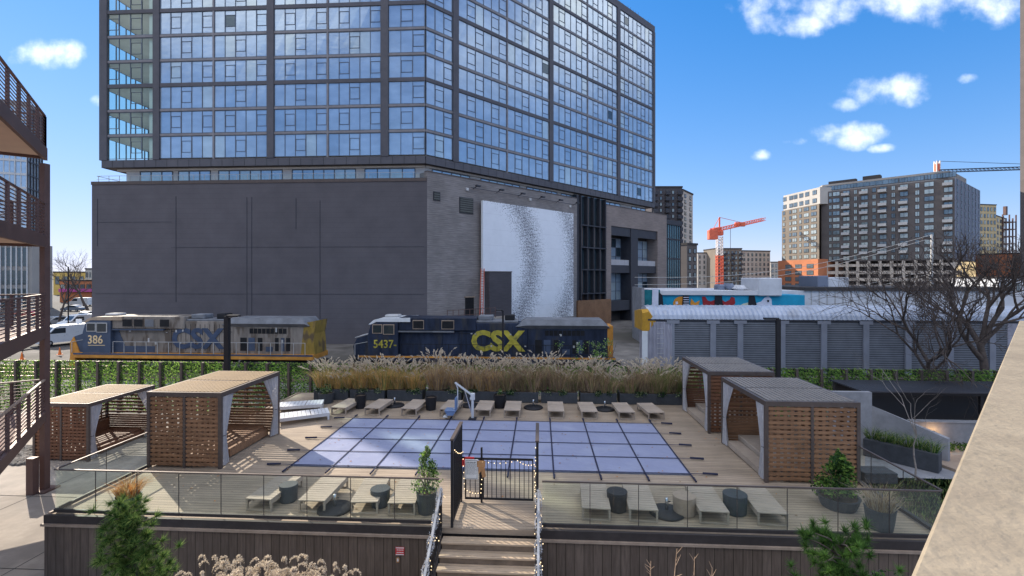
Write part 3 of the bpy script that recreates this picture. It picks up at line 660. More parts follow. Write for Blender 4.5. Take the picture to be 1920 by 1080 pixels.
for z in (1.5, 2.15): f.bar((.8, 3.0, z), (8.5, 3.0, z), .06)
f.build('ledge_rail', 'walk_steel', tw, world=True)
# leaning ladder
la = thing('extension_ladder', 'long red ladder leaning against the dark block on the brick wall', 'ladder', tuple(PD.pt(6.6, 2.6, .9)))
p0 = PD.pt(6.2, 2.8, .9); p1 = PD.pt(8.0, 1.0, 7.2); e_ = PD.e*.26
for s in (-1, 1): f = MB(); f.bar(p0+e_*s, p1+e_*s, .1); f.build('side_rail', 'ladder_red', la, world=True)
f = MB()
for i in range(1, 19): c_ = p0.lerp(p1, i/19); f.bar(c_-e_, c_+e_, .06)
f.build('rung', 'ladder_red', la, world=True)
# dark shaft with projecting frames
s0, s1 = U(1083)[0], U(1137)[0]
f = MB(PD.M); f.box(s0, -6, -2.1, s1, -.6, 19.7); f.build('glass_shaft', 'glass_dark', tw, world=True)
f = MB(PD.M)
nC = 5; zs = [3.3, 7.3, 11.0, 14.7, 19.5]
for i in range(nC):
    u = s0+.9+(s1-s0-1.2)*i/(nC-1)
    f.box(u-.09, -.6, 2.2, u+.09, .1, 19.6)
for z in zs[:-1]: f.box(s0+.8, -.6, z-.1, s1-.1, .12, z+.1)
f.box(s0, -.6, -2.1, s0+.75, -.2, 19.6)
f.build('shaft_frame', 'charcoal_metal', tw, world=True)
f = MB(PD.M)
for i in range(nC-1):
    for j in range(4):
        a = s0+.9+(s1-s0-1.2)*i/(nC-1)+.12; b = a+(s1-s0-1.2)/(nC-1)-.25
        if (i+j) % 2 == 0: f.box(a, -.55, zs[j]+.12, a+(b-a)*.55, -.35, zs[j+1]-.15)
        f.box(a, -.56, .3, b, -.5, 3.1)
f.build('shaft_panel', 'bronze_steel', tw, world=True)
f = MB(PD.M); f.box(s0-.3, -.4, -2.1, s1+1.0, .3, 2.2); f.build('timber_screen', 'cab_slat', tw, world=True)
# brick frame with loggias
b0, b1 = s1, U(1250)[0]
o1a, o1b = U(1146)[0], U(1184)[0]; o2a, o2b = U(1197)[0], U(1233)[0]
zt = 18.75; z_top = U(1160, 425)[1]; z_mid0 = U(1160, 512)[1]; z_mid1 = U(1160, 497)[1]; z_b = U(1160, 560)[1]
f = MB(PD.M)
f.box(b0, -8, -2.1, o1a, 0, zt); f.box(o2b, -8, -2.1, b1, 0, zt); f.box(o1a, -8, z_top, o2b, 0, zt)
f.build('brick_frame', 'brick_brown', tw, world=True)
f = MB(PD.M); f.box(b0-.05, -8, zt, b1+.05, .06, zt+.12); f.build('brick_coping', 'bronze_steel', tw, world=True)
f = MB(PD.M)
f.box(o1b, -2.5, -2.1, o2a, -.1, z_top-.01); f.box(o1a+.01, -.5, z_top-1.6, o2b-.01, -.2, z_top-.02)
f.box(o1a+.01, -2.5, z_mid1-1.4, o2b-.01, -.35, z_mid1); f.box(o1a+.01, -2.5, z_b-2.2, o2b-.01, -.35, z_b-.4)
f.build('loggia_frame', 'charcoal_metal', tw, world=True)
f = MB(PD.M)
for a, b in ((o1a, o1b), (o2a, o2b)):
    f.box(a+.05, -.9, z_mid1+.01, b-.05, -.5, z_mid1+1.0)
f.build('wrapped_parapet', 'cloth', tw, world=True)
for a, b in ((o1a, o1b), (o2a, o2b)):
    for z0, z1 in ((z_mid1+.02, z_top-1.9), (z_b-.38, z_mid1-1.45)):
        f = MB(PD.M); n = 4; st = (b-a)/n
        for i in range(n):
            for j in range(3):
                zz0 = z0+(z1-z0)*j/3; f.quad((a+i*st, -2.4, zz0), (a+(i+1)*st, -2.4, zz0), (a+(i+1)*st, -2.4, zz0+(z1-z0)/3), (a+i*st, -2.4, zz0+(z1-z0)/3), rt.choice((0, 1, 3, 4)))
        o = f.build('window', GL, tw, world=True); f = MB(PD.M)
        for i in range(n+1): f.box(a+i*st-.05, -2.4, z0, a+i*st+.05, -2.3, z1)
        for j in range(4): f.box(a, -2.4, z0+(z1-z0)*j/3-.05, b, -2.29, z0+(z1-z0)*j/3+.05)
        f.v = [(x-tw.location.x, y-tw.location.y, z-tw.location.z) for x, y, z in f.v]; f.build('window_frame', 'tower_mullion', o)
f = MB(PD.M); f.box(o1a+.01, -7.5, -2.1, o2b-.01, -2.45, z_top-.01); f.build('inner_wall', 'bld_dark', tw, world=True)
# glass wing at the far end
w0, w1 = b1+.05, U(1288)[0]
f = MB(PD.M); f.box(w0, -9, -2.1, w1, -1.6, 17.3); f.build('glass_wing', 'glass_teal', tw, world=True)
f = MB(PD.M)
for i in range(12): u = w0+(w1-w0)*i/11; f.box(u-.06, -1.6, -2, u+.06, -1.45, 17.3)
for z in (1, 5.5, 10, 14.2): f.box(w0, -1.6, z-.15, w1, -1.47, z+.15)
f.box(w0-.02, -9, 17.3, w1+.3, -1.3, 18.3); f.build('wing_frame', 'charcoal_metal', tw, world=True)

# ================================================================ far buildings
def framewin(Fc, u0, u1, z0, z1, kg=1, proud=.12):
    def fn(mb):
        mb.M = Fc.M
        mb.box(u0, .003, z0, u1, proud, z1, 0)
        mb.quad((u0+.12, proud+.004, z0+.12), (u1-.12, proud+.004, z0+.12), (u1-.12, proud+.004, z1-.12), (u0+.12, proud+.004, z1-.12), kg)
        mb.box((u0+u1)/2-.05, proud, z0+.12, (u0+u1)/2+.05, proud+.03, z1-.12, 0)
    return fn
WM = ['bld_dark', 'bld_glass', 'bld_glass_pale']
rb_ = random.Random(5)
# A: long grey apartment block over a car park
C_ = atD(1790, 180); Lf = atD(1540, 211); FarL = atD(1466, 232); Rr = atD(1836, 207)
b = thing('apartment_block', 'long charcoal apartment block over an open car park with an orange brick end', 'building', (C_.x-20, C_.y+10, -2.1))
FM = Face(Lf, C_); F2 = Face(FarL, Lf+(Lf-C_).normalized()*1.5+Vector((-1.2, -3.5, 0))); FS = Face(C_, Rr)
Ztop = FM.at(1770, 319)[1]; zlow = FM.at(1600, 490)[1]; zwhite = Ztop-3.4
bl = (FarL.x+20, FarL.y+25); br = (Rr.x-12, Rr.y+10)
e2 = F2.pt(F2.len, 0, 0)
m = MB(); m.prism([(Lf.x, Lf.y), (C_.x, C_.y), (Rr.x, Rr.y), br, (Lf.x+8, Lf.y+28)], zlow, zwhite); m.build('wall', 'bld_charcoal', b, world=True)
m = MB()
fp = [FM.pt(0, -1.5, 0), FM.pt(FM.len-6, -1.5, 0), FM.pt(FM.len-2, -2.5, 0), FS.pt(3, -2.0, 0), FS.pt(8, -1.5, 0), FS.pt(FS.len*.65, -1.5, 0), Vector((br[0], br[1], 0)), Vector((Lf.x+8, Lf.y+27, 0))]
m.prism([(p.x, p.y) for p in fp], zwhite, Ztop); m.build('top_storey', 'bld_grey', b, world=True)
z2t = F2.at(1530, 352)[1]; z2m = F2.at(1530, 383)[1]; z2b = F2.at(1530, 486)[1]
m = MB(); m.prism([(FarL.x, FarL.y), (e2.x, e2.y), (e2.x+6, e2.y+14), bl], z2b, z2m); m.build('wall', 'bld_olive', b, world=True)
m = MB(F2.M); m.box(.6, -20, z2m, F2.len-.01, -.4, z2t); m.build('top_storey', 'bld_light', b, world=True)
m = MB(F2.M); m.box(-2.0, -20, -2, F2.len-.02, .5, z2b); m.build('brick_base', 'bld_brick', b, world=True)
m = MB(FM.M); m.box(2, -6, Ztop, 12, -3, Ztop+1.4); m.box(14, -9, Ztop, 20, -5, Ztop+2.2); m.build('roof_plant', 'bld_dark', b, world=True)
m = MB(FS.M); m.box(.02, .003, zlow, FS.len, .3, zwhite); m.build('end_cladding', 'bld_blue', b, world=True)
rows = 11; fh = (zwhite-zlow)/rows
wins = Rep(); bal = Rep()
cols = [(1557, 1.1), (1568, 2.6), (1587, 2.4), (1604, 1.2), (1621, 2.4), (1639, 1.3), (1656, 2.4), (1675, 1.3), (1695, 2.6), (1720, 1.4), (1742, 2.9), (1778, 2.6)]
for (px, w_) in cols:
    u = FM.at(px)[0]
    for r in range(rows):
        z = zlow+fh*r; kg = rb_.choice((1, 2, 2, 1, 2)); wins.add(w_*10, framewin(FM, u-w_/2, u+w_/2, z+.5, z+fh-.45, kg))
        if px in (1587, 1621, 1656, 1695, 1778) and r % 3 != 0:
            def bf(mb, u=u, z=z):
                mb.M = FM.M; mb.box(u-1.6, .15, z+.1, u+1.2, 1.9, z+.3); mb.box(u-1.6, 1.8, z+.3, u+1.2, 1.88, z+1.2); mb.box(u-1.6, .15, z+.3, u-1.52, 1.8, z+1.2)
            bal.add(1, bf)
for px in range(1546, 1790, 12):
    u = FM.at(px)[0]; wins.add(5, (lambda u: (lambda mb: framewin(Face(FM.pt(0, -1.5, 0), FM.pt(FM.len, -1.5, 0)), u-rb_.choice((.9, 1.4)), u+1, zwhite+.7, Ztop-.8, 1)(mb)))(u))
for px, w_ in ((1470, 1.5), (1482, 1.4), (1490, 2.8), (1501, 1.4), (1512, 3.0), (1526, 3.2)):
    u = F2.at(px)[0]; fh2 = (z2m-z2b)/9
    for r in range(9): wins.add(12 if r > 1 else 8, framewin(F2, u-w_/2, u+w_/2, z2b+fh2*r+.5, z2b+fh2*(r+1)-.5, rb_.choice((1, 2))))
    for r in range(2): wins.add(4, framewin(Face(F2.pt(0, -.4, 0), F2.pt(F2.len, -.4, 0)), u-1.2, u+1.2, z2m+(z2t-z2m)*r/2+.8, z2m+(z2t-z2m)*(r+1)/2-.9, 1))
for i in range(7):
    u = 2.5+i*(FS.len-5)/6
    for r in range(rows): wins.add(3, framewin(Face(FS.pt(0, .3, 0), FS.pt(FS.len, .3, 0)), u-.6, u+.6, zlow+fh*r+.3, zlow+fh*(r+1)-.3, 1))
for px in (1480, 1499, 1521):
    u = F2.at(px)[0]
    for r in range(4): 
        zz0 = 1+r*(z2b-2)/4; wins.add(9, framewin(Face(F2.pt(0, .5, 0), F2.pt(F2.len, .5, 0)), u-2, u+2, zz0, zz0+(z2b-2)/4-1.0, 1))
wins.done('window', WM, b, rest='small_windows'); bal.done('balcony', ['pole_grey'], b)
# car park
m = MB(FM.M)
zs_ = [zlow-(zlow+2)*i/5 for i in range(6)]
for i in range(5):
    z = zs_[i]-1.2; m.box(0, -.4, z-1.3 if i else z-1.1, FM.len+2, .2, z)
m.build('parking_parapet', 'bld_beige', b, world=True)
m = MB(FM.M)
for i in range(12): u = 2+i*(FM.len-2)/11; m.box(u-.5, -1.0, -2.1, u+.5, .35, zlow-.02)
m.build('parking_column', 'bld_beige', b, world=True)
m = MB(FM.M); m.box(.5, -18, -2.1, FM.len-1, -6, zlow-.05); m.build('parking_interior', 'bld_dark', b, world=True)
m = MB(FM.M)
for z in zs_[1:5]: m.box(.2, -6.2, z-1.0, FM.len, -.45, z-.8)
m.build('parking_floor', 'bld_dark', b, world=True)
m = MB(FM.M); m.box(-1.5, -7, -2.1, -.02, 0, zlow); m.build('corner_wall', 'bld_dark', b, world=True)

def simple_block(name, label, x0, x1, depth0, depth1, ytop, base, wall, ncol, nrow, side=0, trim=None, wcol=WM, gh=.2, wfrac=.5, parts=None, zb0=-2.1, sidew='same', balc=False, cap=100, crown=None):
    """a box building whose long front runs from pixel column x0 to x1 (world points once placed)"""
    P0 = atD(x0, depth0); P1 = atD(x1, depth1); F = Face(P0, P1); zt = H+(518-ytop)/900*depth0
    t = thing(name, label, 'building', ((P0.x+P1.x)/2, (P0.y+P1.y)/2, zb0))
    m = MB(F.M); m.box(0, -14-side, zb0, F.len, 0, zt); m.build('wall', wall, t, world=True)
    m = MB(F.M); m.box(-.15, -14.2-side, zt, F.len+.15, .2, zt+.5); m.build('roof_edge', trim or 'bld_dark', t, world=True)
    W = Rep(); B = Rep()
    cw = F.len/ncol; rh = (zt-2)/nrow
    for i in range(ncol):
        for r in range(nrow):
            u = cw*(i+.5); z = 1.5+rh*r
            if z < zb0+.3: continue
            W.add(r+i*.01, framewin(F, u-cw*wfrac/2, u+cw*wfrac/2, z+rh*gh, z+rh*(1-gh), rb_.choice((1, 1, 2))))
            if balc and i % 2 == 0:
                B.add(1, (lambda u, z: (lambda mb: (setattr(mb, 'M', F.M), mb.box(u-cw*.4, .13, z+.05, u+cw*.4, 1.5, z+.25), mb.box(u-cw*.4, 1.42, z+.25, u+cw*.4, 1.5, z+1.1))))(u, z))
    W.done('window', wcol, t, rest='small_windows', cap=cap)
    if B.l: B.done('balcony', ['charcoal_metal'], t)
    if crown: crown(F, zt, t)
    return t, F, zt
# B: tall two-tone building just right of the tower
simple_block('residential_tower', 'tall dark brown half of the two-tone tower beside the glass apartment tower', 1222, 1279, 150, 150, 352, 0, 'brick_dark', 5, 17, 4, wfrac=.4, balc=True)
simple_block('residential_tower', 'tall pale beige half of the two-tone tower beside the glass apartment tower', 1279.5, 1299, 151, 160, 357, 0, 'bld_beige', 2, 17, 2, wfrac=.35, cap=40)
simple_block('office_block', 'narrow dark block rising below the two-tone tower', 1288, 1307, 120, 122, 459, 0, 'bld_charcoal', 2, 6)
# C: low apartment group behind the red crane
simple_block('apartment_house', 'low pale stucco apartment house left of the red crane mast', 1308, 1341, 240, 240, 475, 0, 'bld_light', 4, 6, wfrac=.3)
simple_block('apartment_house', 'dark olive apartment house directly behind the red crane mast', 1341, 1391, 230, 230, 467, 0, 'bld_olive', 7, 7, balc=True)
simple_block('apartment_house', 'beige apartment house right of the red crane mast', 1391.5, 1444, 232, 236, 471, 0, 'bld_beige', 7, 7, wfrac=.4)
simple_block('apartment_house', 'small pale house in the gap before the long charcoal block', 1445, 1466, 300, 300, 492, 0, 'bld_light', 3, 4)
# D: tan block and red frame right of the long block
simple_block('apartment_block', 'tan apartment block with a red-brown roof right of the long charcoal block', 1837, 1868, 260, 262, 384, 0, 'bld_tan', 5, 12, 4, wfrac=.55)
simple_block('apartment_block', 'yellow-tan lower block behind the bare trees', 1868, 1884, 262, 275, 405, 0, 'bld_tan', 3, 11, 4)
simple_block('brick_house', 'orange brick building at the right behind the bare trees', 1897, 1935, 180, 180, 476, 0, 'bld_brick', 5, 4)
simple_block('warehouse', 'white low warehouse at the far right behind the bare trees', 1872, 1990, 130, 130, 522, 0, 'white_wall', 8, 1)
simple_block('office_tower', 'dark slab tower cut by the right edge of the picture', 1996, 2090, 160, 160, -60, 0, 'bld_charcoal', 8, 30, cap=60)
# red unfinished frame
t = thing('steel_frame_building', 'dark red steel building frame under construction behind the bare trees', 'building', tuple(atD(1892, 270)+Vector((0, 0, -2.1))))
P0 = atD(1880, 270); P1 = atD(1905, 272); F = Face(P0, P1); zt = H+(518-402)/900*270
m = MB(F.M)
for i in range(5):
    for dd in (0, -6): m.box(F.len*i/4-.25, dd-.25, -2.1, F.len*i/4+.25, dd+.25, zt-(i % 2)*2)
for j in range(10): m.box(0, -6.2, zt*j/10-.25, F.len, .2, zt*j/10+.25)
m.build('frame', 'walk_steel', t, world=True)
m = MB(F.M); m.box(F.len*.5, -3, zt, F.len*.5+1.3, -1.6, zt+5); m.build('hoist_mast', 'walk_steel', t, world=True)

# tower cranes
def lattice(mb, a, b, w, n, r, k=None):
    a = Vector(a); b = Vector(b); d = (b-a).normalized(); sd = d.cross(Vector((0, 0, 1)) if abs(d.z) < .9 else Vector((1, 0, 0))).normalized()*w/2; up = sd.cross(d).normalized()*w/2
    cs = [sd+up, -sd+up, -sd-up, sd-up]
    for c in cs: mb.bar(a+c, b+c, r, k=k)
    for i in range(n):
        p = a.lerp(b, i/n); q = a.lerp(b, (i+1)/n)
        for j in range(4): mb.bar(p+cs[j], q+cs[(j+1) % 4], r*.7, k=k); mb.bar(p+cs[j], p+cs[(j+1) % 4], r*.7, k=k)
def crane(label, px, depth, ymast, jibL, jibR, jy, dR, white_to):
    P = atD(px, depth); zt = H+(518-ymast)/900*depth
    t = thing('tower_crane', label, 'crane', (P.x, P.y, -2.1))
    m = MB(); lattice(m, (P.x, P.y, -2.1), (P.x, P.y, white_to), 2.2, 12, .3); m.build('mast', 'crane_red', t, world=True)
    m = MB(); lattice(m, (P.x, P.y, white_to), (P.x, P.y, zt-3), 2.0, 6, .26); m.build('mast', 'crane_white', t, world=True)
    m = MB(); m.cbox(P.x-1.3, P.y-1.3, zt-2.6, P.x+1.3, P.y+1.3, zt-.6, .3); m.cbox(P.x-2.6, P.y-2.6, zt-2.8, P.x-.8, P.y-1.2, zt-.8, .2); m.build('cab', 'crane_red', t, world=True)
    e = atD(px+jibR, depth+dR)-P; e.z = 0
    tip = Vector((P.x, P.y, zt))+e+Vector((0, 0, H+(518-jy)/900*(depth+dR)-zt))
    m = MB(); lattice(m, (P.x, P.y, zt), tip, 1.3, 18, .2); m.build('jib', 'crane_red', t, world=True)
    bk = Vector((P.x, P.y, zt))-e.normalized()*abs(jibL)*depth/900*.95+Vector((0, 0, -1))
    m = MB(); lattice(m, (P.x, P.y, zt), bk, 1.6, 6, .35); m.build('counter_jib', 'crane_red', t, world=True)
    m = MB(); m.cbox(bk.x-1.6, bk.y-1.4, bk.z-3.6, bk.x+1.8, bk.y+1.4, bk.z+.3, .2); m.build('counterweight', 'crane_red', t, world=True)
    m = MB(); ap = Vector((P.x, P.y, zt+5)); m.bar((P.x, P.y, zt), ap, .5); m.bar(ap, bk, .16); m.bar(ap, Vector((P.x, P.y, zt)).lerp(tip, .55), .16); m.build('apex', 'crane_red', t, world=True)
    m = MB(); h = Vector((P.x, P.y, zt)).lerp(tip, .22); m.bar(h, h-Vector((0, 0, 14)), .14); m.cbox(h.x-.5, h.y-.5, h.z-15, h.x+.5, h.y+.5, h.z-14, .1); m.build('hook_cable', 'bld_dark', t, world=True)
    mid = Vector((P.x, P.y, zt)).lerp(tip, .42); m = MB(); m.cbox(mid.x-2.2, mid.y-.7, mid.z-.8, mid.x+2.2, mid.y+.7, mid.z+1.1, .2); m.build('winch_housing', 'crane_red', t, world=True)
    return t
crane('red and white tower crane over the low apartment houses', 1349, 200, 430, 30, 84, 411, 30, 15)
P = atD(1757, 330); zt = H+(518-302)/900*330
t = thing('tower_crane', 'distant tower crane behind the roof of the long charcoal block', 'crane', (P.x, P.y, -2.1))
m = MB(); lattice(m, (P.x, P.y, -2.1), (P.x, P.y, zt), 2.2, 30, .5); m.build('mast', 'crane_white', t, world=True)
m = MB(); m.cbox(P.x-1.3, P.y-1.3, zt-7, P.x+1.3, P.y+1.3, zt-2, .2); m.build('cab', 'crane_red', t, world=True)
q_ = atD(1990, 300); z2 = H+(518-313)/900*300
m = MB(); lattice(m, (P.x, P.y, zt-7), (q_.x, q_.y, z2), 1.8, 30, .28); m.bar((P.x, P.y, zt), (q_.x, q_.y, z2+1), .25); m.build('jib', 'charcoal_metal', t, world=True)

# ================================================================ white industrial building with mural
MY = 62.0
mx0 = onY(1236, 550, MY).x; mx1 = onY(1478, 550, MY).x
t = thing('mural_building', 'low white building with a blue guitar and animal mural along its wall', 'building', ((mx0+mx1)/2, MY+6, -2.1))
zt = onY(1300, 545, MY).z; zm = onY(1300, 553, MY).z
m = MB(); m.box(mx0, MY, -2.1, mx1+2, MY+14, zm); m.build('wall', 'mural_blue', t, world=True)
m = MB(); m.box(mx0, MY-.3, zm, mx1-1, MY+14, zt); m.build('parapet', 'white_roof', t, world=True)
px = lambda p: onY(p, 560, MY).x
pz = lambda y: onY(1300, y, MY).z
def flat(name, pts, mm_, d=.05, lay=0):
    m = MB(); m.prism([(px(a), pz(b_)) for a, b_ in pts], MY-.02-d-lay*.06, MY-.004-lay*.06, axis='y'); m.build(name, mm_, t, world=True)
flat('painted_shape', [(1262, 579), (1262, 567), (1266, 560), (1273, 556), (1281, 556), (1281, 582), (1262, 582)], 'mural_orange')
flat('painted_shape', [(1296, 560), (1303, 568), (1312, 563), (1307, 579), (1300, 580), (1294, 570)], 'mural_orange')
flat('painted_shape', [(1316, 556), (1322, 556), (1326, 563), (1333, 565), (1340, 562), (1341, 584), (1323, 584), (1318, 572)], 'mural_red')
flat('painted_shape', [(1353, 562), (1360, 566), (1368, 562), (1371, 556), (1377, 558), (1378, 568), (1373, 577), (1376, 584), (1341, 584), (1341, 562)], 'mural_red')
flat('painted_shape', [(1340, 554), (1353, 554), (1355, 576), (1339, 576)], 'mural_black', lay=1)
flat('painted_shape', [(1280, 554), (1291, 554), (1293, 582), (1278, 582)], 'mural_black', lay=1)
flat('painted_shape', [(1404, 554), (1414, 554), (1420, 582), (1401, 582)], 'mural_black', lay=1)
flat('painted_shape', [(1290, 572), (1296, 576), (1300, 584), (1290, 584)], 'mural_cream')
flat('painted_shape', [(1384, 584), (1386, 574), (1393, 569), (1403, 567), (1403, 584)], 'mural_cream')
flat('painted_shape', [(1418, 568), (1427, 565), (1433, 558), (1440, 555), (1446, 560), (1447, 572), (1443, 584), (1420, 584)], 'mural_white')
flat('painted_shape', [(1438, 562), (1441, 562), (1441, 566), (1438, 566)], 'mural_black', lay=1)
flat('painted_shape', [(1266, 566), (1270, 565), (1271, 570), (1267, 571)], 'mural_white', lay=1)
for i in range(6): flat('painted_shape', [(1281, 557+i*4.2), (1291, 557+i*4.2), (1291, 558.2+i*4.2), (1281, 558.2+i*4.2)], 'mural_white', lay=2)
X0 = px(1420); X1 = px(1463); m = MB(); m.cbox(X0, MY-.5, zm-.1, X1, MY+5, pz(521), .1); m.build('roof_box', 'white_wall', t, world=True)
m = MB(); m.cbox(px(1384), MY+3, zt-.2, px(1400), MY+6, pz(532), .4); m.cbox(px(1370), MY+4, zt-.2, px(1384), MY+6, pz(534), .2); m.build('roof_unit', 'bld_blue', t, world=True)
m = MB(); m.cbox(px(1390), MY+1, zt-.2, px(1412), MY+4, pz(535), .5); m.build('roof_unit', 'white_roof', t, world=True)
# side wall with teal paint left of it
t = thing('painted_wall', 'teal and white painted side wall left of the mural building', 'wall', (px(1208), MY-2, -2.1))
m = MB(); m.box(px(1197), MY-2, -2.1, px(1202), MY+4, pz(539)); m.build('pier', 'concrete_cool', t, world=True)
m = MB(); m.box(px(1203), MY-1.5, -2.1, px(1232), MY-1, pz(543)); m.build('wall_panel', 'mural_teal', t, world=True)
m = MB(); m.prism([(px(1215), -2), (px(1227), -2), (px(1229), pz(541)), (px(1218), pz(541))], MY-1.6, MY-1.5-.003, axis='y'); m.build('painted_shape', 'mural_white', t, world=True)
m = MB(); m.prism([(px(1229), -2), (px(1245), -2), (px(1236), pz(553)), (px(1230), pz(547))], MY-1.62, MY-1.52, axis='y'); m.build('painted_shape', 'mural_black', t, world=True)
# white low building to the right
wx0 = onY(1463, 550, 66).x; wx1 = onY(1900, 550, 66).x; z0_ = onY(1500, 545, 66).z
t = thing('white_warehouse', 'long low white warehouse behind the auto rack wagon', 'building', ((wx0+wx1)/2, 72, -2.1))
m = MB(); m.box(wx0, 66, -2.1, wx1, 84, z0_); m.build('wall', 'white_wall', t, world=True)
m = MB(); m.box(wx0+3, 65.7, z0_, wx1, 84, z0_+.45); m.build('roof_edge', 'bld_dark', t, world=True)
m = MB(); m.box(wx0+1, 65.8, onY(1500, 578, 66).z-.6, wx1, 66-.003, onY(1500, 573, 66).z); m.build('wall_band', 'bld_olive', t, world=True)
m = MB()
for i in range(24): x = wx0+4+i*(wx1-wx0-6)/23; m.box(x-.05, 65.93, -2, x+.05, 66-.003, z0_)
m.build('downpipe', 'pole_grey', t, world=True)
for (a, b_, y, mm_) in ((1533, 1553, 517, 'bld_blue'), (1553, 1592, 520, 'white_wall'), (1480, 1496, 540, 'bld_grey')):
    m = MB(); m.cbox(onY(a, 500, 70).x, 70, z0_, onY(b_, 500, 70).x, 75, onY(a, y, 70).z, .08); m.build('roof_box', mm_, t, world=True)
# utility pole and wires
P = atD(1747, 75)
t = thing('utility_pole', 'pale utility pole with a transformer behind the white warehouse', 'pole', (P.x, P.y, -2.1))
zt = H+(518-440)/900*75
m = MB(); m.tube([(P.x, P.y, -2.1), (P.x, P.y, zt)], [.22, .15], 8); m.build('pole', 'pole_grey', t, world=True, smooth=True)
m = MB(); m.box(P.x-1.4, P.y-.08, zt-.7, P.x+1.4, P.y+.08, zt-.5); m.build('crossarm', 'bark', t, world=True)
m = MB(); m.lathe((P.x-.45, P.y-.2, zt-7.3), [(.05, 0), (.32, .05), (.32, 1.0), (.2, 1.1)], 10); m.build('transformer', 'pole_grey', t, world=True)
for k, (za, pl) in enumerate(((0, 1190), (-.5, 1190), (-5.5, 1195), (-6.1, 1195))):
    q = atD(pl, 78); a = Vector((P.x, P.y, zt+za)); b2 = Vector((q.x, q.y, H+(518-(520+k*14 if k < 2 else 533+k*10))/900*78))
    pts = [a.lerp(b2, i/14)-Vector((0, 0, 2.2*math.sin(math.pi*i/14))) for i in range(15)]
    m = MB(); m.tube(pts, .035, 4)
    tag(m.build('overhead_wire', 'wire_pale', shift=tuple(a)), ['overhead cable, topmost of the four running left from the utility pole', 'overhead cable, second from the top left of the utility pole', 'overhead cable, third from the top left of the utility pole', 'overhead cable, lowest of the four running left from the utility pole'][k], 'cable', 'overhead wires')

